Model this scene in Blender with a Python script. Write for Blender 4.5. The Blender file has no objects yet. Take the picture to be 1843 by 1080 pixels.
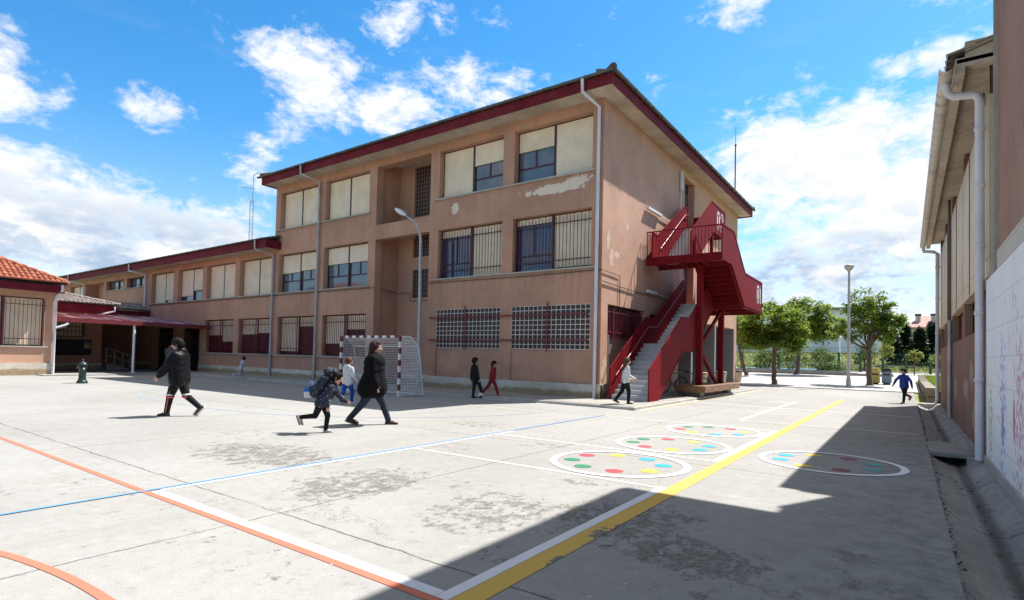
import bpy, math, random
from mathutils import Vector, Matrix
R = math.radians
rnd = random.Random(7)
S = bpy.context.scene
COL = S.collection

# ------------------------------------------------------------------ camera
cam_d = bpy.data.cameras.new('camera'); cam = bpy.data.objects.new('camera', cam_d); COL.objects.link(cam)
S.camera = cam
YAW, PIT, ROLL = R(35.5277), R(1.5967), R(1.3129)
fw = Vector((-math.sin(YAW)*math.cos(PIT), math.cos(YAW)*math.cos(PIT), math.sin(PIT)))
r0 = Vector((math.cos(YAW), math.sin(YAW), 0)); u0 = r0.cross(fw)
cr = r0*math.cos(ROLL)+u0*math.sin(ROLL); cu = -r0*math.sin(ROLL)+u0*math.cos(ROLL)
cam.matrix_world = Matrix(((cr.x, cu.x, -fw.x, 0), (cr.y, cu.y, -fw.y, 0), (cr.z, cu.z, -fw.z, 1.46), (0, 0, 0, 1)))
cam_d.sensor_width = 36; cam_d.lens = 997.46/1843*36
cam_d.shift_x = 0.0003; cam_d.shift_y = 73.46/1843
cam_d.clip_start = .05; cam_d.clip_end = 3000

# ------------------------------------------------------------------ node helpers
class NT:
    def __init__(s, tree): s.t = tree; s.t.nodes.clear()
    def n(s, typ, ins=None, **props):
        nd = s.t.nodes.new(typ)
        for k, v in props.items(): setattr(nd, k, v)
        for k, v in (ins or {}).items():
            if isinstance(v, bpy.types.NodeSocket): s.t.links.new(v, nd.inputs[k])
            else: nd.inputs[k].default_value = v
        return nd
    def m(s, op, a, b=0., c=0., clamp=False):
        return s.n('ShaderNodeMath', {0: a, 1: b, 2: c}, operation=op, use_clamp=clamp).outputs[0]
    def mix(s, f, a, b, mode='MIX'):
        nd = s.n('ShaderNodeMix', data_type='RGBA', blend_type=mode)
        for k, v in ((0, f), (6, a), (7, b)):
            if isinstance(v, bpy.types.NodeSocket): s.t.links.new(v, nd.inputs[k])
            else: nd.inputs[k].default_value = v if k == 0 else (*v[:3], 1)
        return nd.outputs[2]
    def sm(s, v, a, b):
        return s.n('ShaderNodeMapRange', {0: v, 1: a, 2: b}, interpolation_type='SMOOTHSTEP').outputs[0]
    def noise(s, vec, scale, detail=3., rough=.5, dist=0.):
        return s.n('ShaderNodeTexNoise', {'Vector': vec, 'Scale': scale, 'Detail': detail, 'Roughness': rough, 'Distortion': dist}).outputs[0]
    def pos(s): return s.n('ShaderNodeNewGeometry').outputs['Position']
    def sep(s, v): return s.n('ShaderNodeSeparateXYZ', {0: v}).outputs
    def comb(s, x, y, z): return s.n('ShaderNodeCombineXYZ', {0: x, 1: y, 2: z}).outputs[0]
    def scale(s, v, sc): return s.n('ShaderNodeVectorMath', {0: v, 1: sc}, operation='MULTIPLY').outputs[0]
    def blob(s, a, b, ca, cb, ra, rb):
        """1 at the centre of an ellipse, 0 at its rim, negative outside"""
        da = s.m('DIVIDE', s.m('SUBTRACT', a, ca), ra); db = s.m('DIVIDE', s.m('SUBTRACT', b, cb), rb)
        return s.m('SUBTRACT', 1., s.m('SQRT', s.m('ADD', s.m('MULTIPLY', da, da), s.m('MULTIPLY', db, db))))

# ------------------------------------------------------------------ sky, sun, exposure
SUN = Vector((.265, .59, 1)).normalized()
world = bpy.data.worlds.new('World'); S.world = world; world.use_nodes = True
def build_sky():
    w = NT(world.node_tree)
    sky = w.n('ShaderNodeTexSky', sky_type='NISHITA', sun_disc=False, sun_elevation=math.asin(SUN.z),
              sun_rotation=math.atan2(SUN.x, SUN.y), altitude=450, air_density=1.0, dust_density=.35, ozone_density=2.2)
    hs = w.n('ShaderNodeHueSaturation', {'Hue': .493, 'Saturation': 1.36, 'Value': 1., 'Fac': 1., 'Color': sky.outputs[0]}).outputs[0]
    d = w.n('ShaderNodeTexCoord').outputs['Generated']
    x, y, z = w.sep(d)
    az = w.m('MULTIPLY', w.m('ARCTAN2', x, y), 57.2958)
    el = w.m('MULTIPLY', w.m('ARCSINE', z), 57.2958)
    # cloud masses by compass bearing and elevation in degrees: az, el, half widths, strength
    B = [(-80, 19.5, 4.2, 3.4, 1.0), (-78, 9.4, 14, 4.9, 1.15), (-67, 8.6, 9, 5, 1.05), (-75, 2, 40, 5, 1.0), (-69, 19.8, 2.6, 2.2, .74),
         (-56, 25.6, 6.5, 4.0, .84), (-49.5, 23.4, 8, 3.2, .84), (-48.5, 30.6, 5.2, 2.6, .72), (-40, 26.2, 8, 2.6, .74), (-58.6, 20.4, 3.2, 2.6, .68), (-61, 16.8, 2.6, 2.2, .60),
         (-7, 17.3, 10, 5.2, 1.12), (-1, 14.0, 11, 6.5, 1.05), (-13, 15.5, 7, 4, .95), (3, 19.0, 7, 3.0, .85), (9, 12, 10, 9, 1.0), (-9, 7.5, 16, 5, .86), (0, 3, 40, 4.5, .8),
         (3.8, 24.0, 3.6, 1.8, .70), (5, 28.4, 4.0, 1.8, .68), (-13.5, 31.2, 4.2, 2.0, .72), (-1.5, 24.6, 2.4, 1.6, .62),
         (60, 16, 18, 6, .9), (125, 18, 16, 6, .8), (-135, 14, 20, 6, .9)]
    acc = None
    for a, e, ra, re, st in B:
        q = w.m('MULTIPLY', w.sm(w.blob(az, el, a, e, ra, re), -.65, .85), st)
        acc = q if acc is None else w.m('MAXIMUM', acc, q)
    v = w.comb(w.m('MULTIPLY', az, .060), w.m('MULTIPLY', el, .095), 0.)
    sub = lambda dx, dy: w.n('ShaderNodeVectorMath', {0: v, 1: (dx, dy, 0)}, operation='ADD').outputs[0]
    n1 = w.noise(v, 3.4, 12., .62, .3)
    n2 = w.noise(sub(.02, .13), 3.4, 6., .58, .3)
    big = w.noise(sub(3.1, 1.7), 1.2, 4., .5, .2)
    fine = w.noise(w.scale(sub(1.3, .4), (1., 1.25, 1.)), 11., 9., .68, .6)
    nz = w.m('ADD', w.m('ADD', w.m('MULTIPLY', w.m('SUBTRACT', n1, .5), 2.2), w.m('MULTIPLY', w.m('SUBTRACT', big, .5), 1.0)), w.m('MULTIPLY', w.m('SUBTRACT', fine, .5), .85))
    dens = w.m('ADD', acc, nz)
    mask = w.m('POWER', w.sm(dens, .30, 1.02), .8)
    # sunlit tops, blue-grey undersides: compare the density here with the density a little higher
    under = w.sm(w.m('SUBTRACT', n2, n1), -.04, .12)
    low = w.m('MULTIPLY', w.sm(el, 15., 8.), w.sm(dens, .45, .9))
    n3 = w.noise(w.scale(sub(.7, 2.), (.85, 1.25, 1.)), 2.7, 8., .6)
    shade = w.m('MAXIMUM', w.m('MULTIPLY', under, w.m('ADD', .22, w.m('MULTIPLY', low, .45))), w.m('MULTIPLY', low, w.m('MULTIPLY', w.sm(n3, .36, .60), .95)))
    ccol = w.mix(shade, (1.0, 1.0, 1.0), (.40, .53, .72))
    wisp = w.m('MULTIPLY', w.sm(w.noise(w.scale(v, (.6, 1.7, 1.)), 1.5, 9., .62, .5), .50, .75), w.m('MULTIPLY', w.sm(el, 38., 8.), .34))
    haze = w.m('MULTIPLY', w.sm(el, 22., -2.), .66)
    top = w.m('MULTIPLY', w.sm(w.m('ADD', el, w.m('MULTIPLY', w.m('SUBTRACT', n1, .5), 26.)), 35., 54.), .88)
    skyc = w.n('ShaderNodeBackground', {'Color': hs, 'Strength': .122}).outputs[0]
    cl = w.n('ShaderNodeBackground', {'Color': ccol, 'Strength': .58}).outputs[0]
    soft = w.n('ShaderNodeBackground', {'Color': (.74, .87, 1., 1), 'Strength': .46}).outputs[0]
    veil = w.n('ShaderNodeMixShader', {0: w.m('MAXIMUM', wisp, haze), 1: skyc, 2: soft}).outputs[0]
    over = w.n('ShaderNodeBackground', {'Color': (1., .93, .86, 1), 'Strength': .42}).outputs[0]  # unseen warm-grey cloud overhead, added to lift and neutralise the shade light
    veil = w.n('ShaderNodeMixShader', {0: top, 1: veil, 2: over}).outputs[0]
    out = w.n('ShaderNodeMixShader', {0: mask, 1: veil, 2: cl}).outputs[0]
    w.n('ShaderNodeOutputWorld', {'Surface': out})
build_sky()
sun_d = bpy.data.lights.new('sun', 'SUN'); sun_d.energy = 5.0; sun_d.angle = R(.53); sun_d.color = (1, .96, .92)
sun = bpy.data.objects.new('sun', sun_d); COL.objects.link(sun); sun.location = (20, 40, 60)
sun.rotation_euler = (-SUN).to_track_quat('-Z', 'Y').to_euler()
S.view_settings.view_transform = 'Standard'; S.view_settings.look = 'None'
S.view_settings.exposure = .92; S.view_settings.gamma = 1

# ------------------------------------------------------------------ mesh builder
class MB:
    def __init__(s): s.v = []; s.f = []; s.smooth = []
    def add(s, vs, fs, smooth=False):
        o = len(s.v); s.v += [tuple(p) for p in vs]
        for f in fs: s.f.append(tuple(i+o for i in f)); s.smooth.append(smooth)
        return s
    def quad(s, a, b, c, d): return s.add((a, b, c, d), ((0, 1, 2, 3),))
    def box(s, x0, y0, z0, x1, y1, z1):
        if x0 > x1: x0, x1 = x1, x0
        if y0 > y1: y0, y1 = y1, y0
        if z0 > z1: z0, z1 = z1, z0
        vs = [(x, y, z) for z in (z0, z1) for y in (y0, y1) for x in (x0, x1)]
        return s.add(vs, ((0, 2, 3, 1), (4, 5, 7, 6), (0, 1, 5, 4), (2, 6, 7, 3), (0, 4, 6, 2), (1, 3, 7, 5)))
    def bar(s, p, q, w, h=None, up=(0, 0, 1)):
        """square bar between two points"""
        p, q = Vector(p), Vector(q); h = h or w; d = (q-p).normalized(); up = Vector(up)
        if abs(d.dot(up)) > .98: up = Vector((1, 0, 0))
        a = d.cross(up).normalized()*w/2; b = a.cross(d).normalized()*h/2
        vs = [c+i*a+j*b for c in (p, q) for i, j in ((-1, -1), (1, -1), (1, 1), (-1, 1))]
        return s.add(vs, ((0, 1, 2, 3), (7, 6, 5, 4), (0, 4, 5, 1), (1, 5, 6, 2), (2, 6, 7, 3), (3, 7, 4, 0)))
    def tube(s, pts, r, n=8, caps=True):
        pts = [Vector(p) for p in pts]; rs = r if isinstance(r, (list, tuple)) else [r]*len(pts)
        vs = []; fs = []; prev = None
        for i, p in enumerate(pts):
            d = (pts[min(i+1, len(pts)-1)]-pts[max(i-1, 0)]).normalized()
            if prev is None:
                a = d.cross(Vector((0, 0, 1)) if abs(d.z) < .9 else Vector((1, 0, 0))).normalized()
            else: a = (prev-d*prev.dot(d)).normalized()
            prev = a; b = d.cross(a)
            for k in range(n):
                t = 2*math.pi*k/n; vs.append(p+(a*math.cos(t)+b*math.sin(t))*rs[i])
        for i in range(len(pts)-1):
            for k in range(n): fs.append((i*n+k, i*n+(k+1) % n, (i+1)*n+(k+1) % n, (i+1)*n+k))
        s.add(vs, fs, n > 5)
        if caps:
            L = len(pts)-1
            s.add(vs[:n], (tuple(range(n))[::-1],)); s.add(vs[L*n:], (tuple(range(n)),))
        return s
    def prism(s, poly, f0, f1):
        """poly of 2-D points, f0 and f1 map (u, v) to the two end faces"""
        n = len(poly); vs = [f0(*p) for p in poly]+[f1(*p) for p in poly]
        return s.add(vs, [tuple(range(n))[::-1], tuple(range(n, 2*n))]+[(i, (i+1) % n, n+(i+1) % n, n+i) for i in range(n)])
    def px(s, poly, x0, x1): return s.prism(poly, lambda u, v: (x0, u, v), lambda u, v: (x1, u, v))
    def py(s, poly, y0, y1): return s.prism(poly, lambda u, v: (u, y0, v), lambda u, v: (u, y1, v))
    def pz(s, poly, z0, z1): return s.prism(poly, lambda u, v: (u, v, z0), lambda u, v: (u, v, z1))
    def lathe(s, c, prof, n=20):
        vs = []; fs = []
        for r, z in prof:
            for k in range(n):
                t = 2*math.pi*k/n; vs.append((c[0]+r*math.cos(t), c[1]+r*math.sin(t), c[2]+z))
        for i in range(len(prof)-1):
            for k in range(n): fs.append((i*n+k, i*n+(k+1) % n, (i+1)*n+(k+1) % n, (i+1)*n+k))
        return s.add(vs, fs, True)
    def ball(s, c, r, sx=1., sy=1., sz=1., n=14, m=9, rot=None):
        vs = []; fs = []
        for i in range(m+1):
            a = math.pi*i/m
            for k in range(n):
                t = 2*math.pi*k/n
                p = Vector((math.sin(a)*math.cos(t)*r*sx, math.sin(a)*math.sin(t)*r*sy, math.cos(a)*r*sz))
                if rot: p = rot @ p
                vs.append(Vector(c)+p)
        for i in range(m):
            for k in range(n): fs.append((i*n+k, (i+1)*n+k, (i+1)*n+(k+1) % n, i*n+(k+1) % n))
        return s.add(vs, fs, True)
    def cap(s, p, q, r1, r2=None, n=12):
        """tapered capsule"""
        p, q = Vector(p), Vector(q); r2 = r1 if r2 is None else r2; d = q-p; L = d.length or 1e-6; d = d/L
        P = []; Q = []
        for i in range(5):
            t = math.pi/2*i/4
            P.append((p-d*r1*math.cos(t), max(r1*math.sin(t), 1e-4))); Q.append((q+d*r2*math.sin(t), max(r2*math.cos(t), 1e-4)))
        return s.tube([a for a, _ in P+Q], [b for _, b in P+Q], n)
    def disc(s, c, r, z, n=40, r_in=None, wob=0.):
        ph = rnd.random()*9
        f = lambda k: 1+wob*math.sin(3*2*math.pi*k/n+ph)+wob*.7*math.sin(7*2*math.pi*k/n+2*ph)
        o = [(c[0]+r*f(k)*math.cos(2*math.pi*k/n), c[1]+r*f(k)*math.sin(2*math.pi*k/n), z) for k in range(n)]
        if r_in is None: return s.add(o, (tuple(range(n)),))
        i_ = [(c[0]+r_in*f(k)*math.cos(2*math.pi*k/n), c[1]+r_in*f(k)*math.sin(2*math.pi*k/n), z) for k in range(n)]
        return s.add(o+i_, [(k, (k+1) % n, n+(k+1) % n, n+k) for k in range(n)])
    def mesh(s, name, off=(0, 0, 0)):
        me = bpy.data.meshes.new(name)
        me.from_pydata([(p[0]-off[0], p[1]-off[1], p[2]-off[2]) for p in s.v], [], s.f)
        me.polygons.foreach_set('use_smooth', s.smooth); me.update()
        return me
    def build(s, name, mat, parent=None, label=None, bevel=0):
        off = world_loc(parent)
        me = s.mesh(name, off); me.materials.append(mat)
        o = bpy.data.objects.new(name, me); COL.objects.link(o)
        if parent is not None: o.parent = parent
        if label: o['label'] = label
        if bevel:
            b = o.modifiers.new('edge', 'BEVEL'); b.width = bevel; b.segments = 2; b.limit_method = 'ANGLE'
        return o
def world_loc(p):
    t = Vector((0, 0, 0))
    while p is not None: t += p.location; p = p.parent
    return t
def thing(name, label, cat, loc=(0, 0, 0), rz=0., group=None):
    o = bpy.data.objects.new(name, None); COL.objects.link(o); o.location = loc; o.rotation_euler = (0, 0, rz)
    return tag(o, label, cat, group)
def tag(o, label, cat, group=None):
    o['label'] = label; o['category'] = cat
    if group: o['group'] = group
    return o
def struct(o): o['kind'] = 'structure'; return o
def stuff(o): o['kind'] = 'stuff'; return o
def copy_tree(o, parent=None):
    c = o.copy(); COL.objects.link(c); c.parent = parent
    for ch in list(o.children): copy_tree(ch, c)
    return c

# ------------------------------------------------------------------ materials
def mat_new(name):
    m = bpy.data.materials.new(name); m.use_nodes = True; return m, NT(m.node_tree)
def finish(t, col, rough=.7, bump=None, bstr=.3, bdist=.01, metal=0., spec=.5, **extra):
    ins = {'Base Color': col if isinstance(col, bpy.types.NodeSocket) else (*col[:3], 1), 'Roughness': rough, 'Metallic': metal, 'Specular IOR Level': spec}
    ins.update(extra)
    if bump is not None: ins['Normal'] = t.n('ShaderNodeBump', {'Height': bump, 'Strength': bstr, 'Distance': bdist}).outputs[0]
    b = t.n('ShaderNodeBsdfPrincipled', ins)
    t.n('ShaderNodeOutputMaterial', {'Surface': b.outputs[0]})
def plain(name, col, rough=.6, metal=0., var=.18, scale=4., spec=.5, bump=0., dirt=None, fine=40.):
    """a painted or cast surface with uneven tone, wear and a fine grain"""
    m, t = mat_new(name); p = t.n('ShaderNodeTexCoord').outputs['Object']
    n1 = t.noise(p, scale, 5., .6); n2 = t.noise(p, fine, 3., .6)
    f = t.m('ADD', t.m('MULTIPLY', n1, .7), t.m('MULTIPLY', n2, .3))
    c = t.mix(t.sm(f, .3, .7), [x*(1-var) for x in col], [min(1, x*(1+var)) for x in col])
    if dirt: c = t.mix(t.m('MULTIPLY', t.sm(t.noise(p, scale*.7, 7., .68), .52, .72), dirt[3]), c, dirt[:3])
    rg = t.m('ADD', rough-.08, t.m('MULTIPLY', n1, .16))
    finish(t, c, rg, n2 if bump else None, bump, .004, metal, spec)
    return m
def stucco(name, col, peel=(), cols=(.74, .60, .46), streak=.34, axis='XZ', light=()):
    m, t = mat_new(name); p = t.pos(); x, y, z = t.sep(p); a = x if axis == 'XZ' else y
    n1 = t.noise(p, .55, 5., .6); n2 = t.noise(p, 3.5, 6., .65); n3 = t.noise(p, 70., 3., .6)
    st = t.noise(t.scale(p, (5., 5., .22)), 1., 5., .6)
    c = t.mix(t.sm(n1, .3, .72), [v*.86 for v in col], [v*1.12 for v in col])
    c = t.mix(t.m('MULTIPLY', t.sm(n2, .42, .75), .35), c, [col[0]*1.06, col[1]*1.18, col[2]*1.3])
    c = t.mix(t.m('MULTIPLY', t.sm(st, .48, .78), streak), c, [v*.55 for v in col])
    for zs in (7.96, 4.56):
        band = t.m('MULTIPLY', t.sm(z, zs-1.0, zs-.02), t.m('LESS_THAN', z, zs))
        dr = t.m('MULTIPLY', t.sm(t.noise(t.scale(p, (9., 9., .35)), 1., 4., .6), .5, .72), t.m('MULTIPLY', band, streak*1.3)); c = t.mix(dr, c, [v*.42 for v in col])
    wob = t.m('MULTIPLY', t.m('SUBTRACT', t.noise(p, 3.6, 9., .70), .5), 2.7)
    h = n3
    for ca, cb, ra, rb in peel:
        k = t.sm(t.m('ADD', t.blob(a, z, ca, cb, ra, rb), wob), .10, .14)
        c = t.mix(k, c, t.mix(n2, [v*.85 for v in cols], [v*1.1 for v in cols]))
        h = t.m('SUBTRACT', h, t.m('MULTIPLY', k, 1.5))
    ck = t.m('ABSOLUTE', t.m('SUBTRACT', t.noise(p, .8, 8., .6), .5)); ck = t.m('MULTIPLY', t.sm(ck, .0035, .001), t.sm(t.noise(p, .5, 2., .5), .5, .6))
    c = t.mix(t.m('MULTIPLY', ck, .45), c, [v*.4 for v in col])
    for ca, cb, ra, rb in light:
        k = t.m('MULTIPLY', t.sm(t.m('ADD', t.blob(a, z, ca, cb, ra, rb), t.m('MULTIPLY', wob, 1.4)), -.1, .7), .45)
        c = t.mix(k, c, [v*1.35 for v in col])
    finish(t, c, .88, h, .35, .006, spec=.25)
    return m
def concrete(name, col, moss=False, var=.2, board=0., bump=.5):
    m, t = mat_new(name); p = t.pos(); x, y, z = t.sep(p)
    n1 = t.noise(p, .9, 6., .62); n2 = t.noise(p, 9., 6., .65); n3 = t.noise(p, 60., 3., .6)
    c = t.mix(t.sm(t.m('ADD', t.m('MULTIPLY', n1, .6), t.m('MULTIPLY', n2, .4)), .34, .68), [v*(1-var) for v in col], [v*(1+var) for v in col])
    c = t.mix(t.m('MULTIPLY', t.sm(n3, .5, .8), .25), c, [v*.5 for v in col])
    if board:
        w = t.noise(t.scale(p, (.6, .6, 14.)), 1., 3., .5)
        c = t.mix(t.m('MULTIPLY', t.sm(w, .45, .7), board), c, [v*.6 for v in col])
    if moss:
        up = t.m('ADD', z, t.m('MULTIPLY', t.m('SUBTRACT', t.noise(t.scale(p, (1.4, 1.4, .6)), 1.3, 7., .7), .5), .42))
        k = t.m('MULTIPLY', t.sm(up, .36, .24), .85)
        mm = t.mix(t.sm(n2, .35, .65), (.40, .27, .14), (.23, .155, .075))
        mm = t.mix(t.m('MULTIPLY', t.sm(t.noise(p, 2.3, 5., .6), .5, .7), .6), mm, (.27, .21, .10))
        c = t.mix(k, c, mm)
    finish(t, c, .9, t.m('ADD', n3, t.m('MULTIPLY', n2, 1.4)), bump, .008, spec=.2)
    return m
def paving():
    m, t = mat_new('schoolyard concrete'); p = t.pos(); x, y, z = t.sep(p)
    n1 = t.noise(p, .22, 5., .6); n2 = t.noise(p, 1.7, 6., .65); n3 = t.noise(p, 95., 3., .65); n4 = t.noise(p, 22., 5., .65)
    base = t.mix(t.sm(n1, .3, .7), (.285, .281, .262), (.35, .346, .327))
    base = t.mix(t.m('MULTIPLY', t.sm(n2, .46, .7), .4), base, (.285, .272, .235))
    # slabs differ a little from one another
    sx = t.m('FLOOR', t.m('DIVIDE', t.m('ADD', x, 4.6), 5.22)); sy = t.m('FLOOR', t.m('DIVIDE', t.m('SUBTRACT', y, 2.91), 5.0))
    wn = t.n('ShaderNodeTexWhiteNoise', {'Vector': t.comb(sx, sy, 0.)}, noise_dimensions='3D').outputs[0]
    base = t.mix(t.m('MULTIPLY', wn, .28), base, (.30, .29, .262))
    # worn skin: the aggregate shows in ragged patches
    P = [(-7.4, 4.4, 2.1, 1.15, 1.), (-5.0, 4.1, 1.0, 1.35, 1.), (-3.2, 4.2, .95, 1.15, .92), (-2.1, 4.75, 1.0, 1.15, 1.), (-7.3, 9.2, 1.4, .9, .8),
         (-3.1, 5.85, .5, .35, .8), (-1.35, 4.2, .9, .6, 1.1), (-1.75, 5.2, .5, .4, .9), (-.35, 5.0, .35, .3, .9), (-2.75, 4.6, .3, .5, .9), (-.1, 4.2, .7, 1.0, .78), (-1.0, 2.7, 1.0, .8, .86), (-.2, 6.8, .5, .8, .7), (-5.9, 6.6, .9, .9, .72), (-9.5, 5.2, 1.4, .9, .7), (-6.9, 2.2, 1.2, .5, .66), (-4.9, 8.0, .8, 1.0, .7), (-4.1, 4.8, .6, .5, .7), (-.6, 3.6, 1.2, .9, .72), (-4.5, 2.2, .7, .5, .6),
         (-10.2, 7.6, 2.2, .9, .62), (-3.6, 2.1, .9, .5, .6), (-.1, 2.6, .8, .8, .7), (-2.4, 3.3, .5, .4, .7)]
    acc = None
    for ca, cb, ra, rb, stg in P:
        q = t.m('MULTIPLY', t.sm(t.blob(x, y, ca, cb, ra*1.25, rb*1.25), 0., .75), stg)
        acc = q if acc is None else t.m('MAXIMUM', acc, q)
    rag = t.noise(t.scale(p, (1.25, .95, 1.)), 5.2, 13., .80, .15)
    gen = t.m('MULTIPLY', t.sm(t.noise(p, .5, 3., .5), .48, .72), .50)
    acc = t.m('MAXIMUM', acc, gen)
    thr = t.m('SUBTRACT', .72, t.m('MULTIPLY', acc, .25))
    worn = t.sm(t.m('SUBTRACT', rag, thr), 0., .028)
    wc = t.mix(t.sm(n4, .35, .65), (.085, .080, .068), (.235, .222, .19))
    c = t.mix(t.m('MULTIPLY', worn, .86), base, wc)
    c = t.mix(t.m('MULTIPLY', t.sm(n3, .48, .70), .50), c, (.13, .125, .11))
    mot = t.noise(p, 7.5, 9., .72)
    c = t.mix(t.m('MULTIPLY', t.sm(mot, .53, .66), .34), c, (.16, .152, .135)); c = t.mix(t.m('MULTIPLY', t.sm(mot, .46, .34), .3), c, (.44, .43, .39))
    c = t.mix(t.m('MULTIPLY', t.sm(n4, .60, .75), .28), c, (.20, .19, .165))
    # faint traffic streaks and mottling, with shade painted in darker towards the drain
    wash = t.m('MULTIPLY', t.sm(t.noise(t.scale(p, (1.5, .35, 1.)), .8, 5., .6), .50, .72), .34)
    c = t.mix(wash, c, (.25, .24, .215))
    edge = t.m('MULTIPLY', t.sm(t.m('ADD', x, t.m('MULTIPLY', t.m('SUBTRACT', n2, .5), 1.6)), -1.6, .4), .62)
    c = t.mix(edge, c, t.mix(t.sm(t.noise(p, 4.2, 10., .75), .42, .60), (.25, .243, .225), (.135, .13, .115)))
    # joints and a crack, wandering slightly
    wx = t.m('MULTIPLY', t.m('SUBTRACT', t.noise(p, 2.4, 5., .7), .5), .10)
    def joint(v, o, per, wd):
        q = t.m('DIVIDE', t.m('SUBTRACT', t.m('ADD', v, wx), o), per); fr = t.m('ABSOLUTE', t.m('SUBTRACT', q, t.m('ROUND', q)))
        return t.sm(t.m('MULTIPLY', fr, per), wd, wd*.4)
    j = t.m('MAXIMUM', joint(x, -4.6, 5.22, .013), joint(y, 2.91, 5.0, .013))
    j = t.m('MULTIPLY', j, t.sm(t.noise(p, 1.1, 4., .6), .3, .5))
    c = t.mix(t.m('MULTIPLY', j, .8), c, (.06, .055, .05))
    ck = t.m('ABSOLUTE', t.m('SUBTRACT', t.noise(p, .33, 9., .62), .5))
    ck = t.m('MULTIPLY', t.sm(ck, .0022, .0008), t.sm(t.noise(p, .6, 2., .5), .48, .6))
    c = t.mix(t.m('MULTIPLY', ck, .6), c, (.09, .085, .075))
    h = t.m('SUBTRACT', t.m('ADD', t.m('MULTIPLY', n3, .5), t.m('MULTIPLY', n4, .5)), t.m('ADD', t.m('MULTIPLY', worn, .7), j))
    finish(t, c, .88, h, .45, .006, spec=.2)
    return m
def paint(name, col, wear=.35, ragged=()):
    """ground paint, chipped so that the concrete shows through"""
    m, t = mat_new(name); p = t.pos(); x, y, z = t.sep(p)
    n = t.noise(p, 7., 10., .72); n3 = t.noise(p, 90., 3., .6); n1 = t.noise(p, 1.2, 4., .6)
    acc = None
    for ca, cb, ra, rb in ragged:
        q = t.sm(t.blob(x, y, ca, cb, ra, rb), 0., .8); acc = q if acc is None else t.m('MAXIMUM', acc, q)
    base = .80-.13*wear
    thr = base if acc is None else t.m('SUBTRACT', base, t.m('MULTIPLY', acc, .27))
    thr = t.m('SUBTRACT', thr, t.m('MULTIPLY', t.sm(n1, .5, .75), .10*wear))
    k = t.sm(t.m('SUBTRACT', n, thr), 0., .02)
    c = t.mix(t.m('MULTIPLY', t.sm(n1, .35, .7), .25), col, [v*.8 for v in col])
    c = t.mix(t.m('MULTIPLY', t.sm(n3, .55, .8), .3), c, [v*.6 for v in col])
    conc = t.mix(n3, (.10, .095, .085), (.24, .23, .20))
    c = t.mix(k, c, conc)
    finish(t, c, .75, n3, .3, .004, spec=.3)
    return m
def fabric(name, col, rough=.85, var=.2, spots=None, shine=0., fold=18.):
    m, t = mat_new(name); p = t.n('ShaderNodeTexCoord').outputs['Object']
    n = t.noise(p, fold, 4., .6); n2 = t.noise(p, 240., 2., .6)
    c = t.mix(t.sm(n, .35, .65), [v*(1-var) for v in col], [min(1, v*(1+var)) for v in col])
    if spots:
        vo = t.n('ShaderNodeTexVoronoi', {'Vector': p, 'Scale': 28.}, feature='F1').outputs['Distance']
        c = t.mix(t.m('MULTIPLY', t.sm(vo, .30, .2), t.sm(t.noise(p, 14., 1., .5), .5, .55)), c, spots)
    finish(t, c, rough, t.m('ADD', n, t.m('MULTIPLY', n2, .2)), .6, .012, spec=.3+shine)
    return m
def skin(name, col):
    m, t = mat_new(name); p = t.n('ShaderNodeTexCoord').outputs['Object']
    c = t.mix(t.noise(p, 30., 3., .5), [v*.88 for v in col], [v*1.08 for v in col])
    finish(t, c, .5, spec=.4)
    return m
def leaf(name, a, b):
    m, t = mat_new(name); p = t.pos(); oi = t.n('ShaderNodeNewGeometry').outputs['Random Per Island']
    c = t.mix(t.sm(t.noise(p, 1.1, 3., .5), .35, .65), a, b)
    c = t.mix(t.m('MULTIPLY', oi, .5), c, [v*.6 for v in a])
    d = t.n('ShaderNodeBsdfPrincipled', {'Base Color': c, 'Roughness': .55, 'Specular IOR Level': .35})
    tr = t.n('ShaderNodeBsdfTranslucent', {'Color': t.mix(.5, c, [b[0]*1.5, b[1]*1.6, b[2]*.8])})
    t.n('ShaderNodeOutputMaterial', {'Surface': t.n('ShaderNodeMixShader', {0: .42, 1: d.outputs[0], 2: tr.outputs[0]}).outputs[0]})
    return m
def shutter_mat():
    m, t = mat_new('cream shutter'); p = t.pos(); x, y, z = t.sep(p)
    w = t.m('SINE', t.m('MULTIPLY', z, 2*math.pi/.05))
    n1 = t.noise(p, 1.6, 4., .6); st = t.noise(t.scale(p, (6., 6., .3)), 1., 4., .6)
    c = t.mix(t.sm(n1, .35, .7), (.78, .61, .42), (.88, .71, .51))
    c = t.mix(t.m('MULTIPLY', t.sm(st, .5, .8), .3), c, (.55, .46, .31))
    c = t.mix(t.m('MULTIPLY', t.sm(w, -.75, -1.), .3), c, (.24, .20, .13))
    finish(t, c, .5, w, .35, .006)
    return m
def glass_mat(name, tint=(.018, .022, .028), rough=.04, spec=.9):
    m, t = mat_new(name); p = t.pos()
    finish(t, t.mix(t.noise(p, 1.3, 3., .5), [v*.5 for v in tint], [v*1.6 for v in tint]), rough, t.noise(p, .9, 2., .5), .05, .02, spec=spec)
    return m
def tile_mat(name, a, b):
    m, t = mat_new(name); p = t.pos()
    c = t.mix(t.n('ShaderNodeNewGeometry').outputs['Random Per Island'], a, b)
    c = t.mix(t.m('MULTIPLY', t.sm(t.noise(p, 5., 6., .65), .45, .75), .5), c, [v*.45 for v in a])
    finish(t, c, .8, t.noise(p, 40., 3., .6), .3, .006, spec=.25)
    return m

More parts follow.
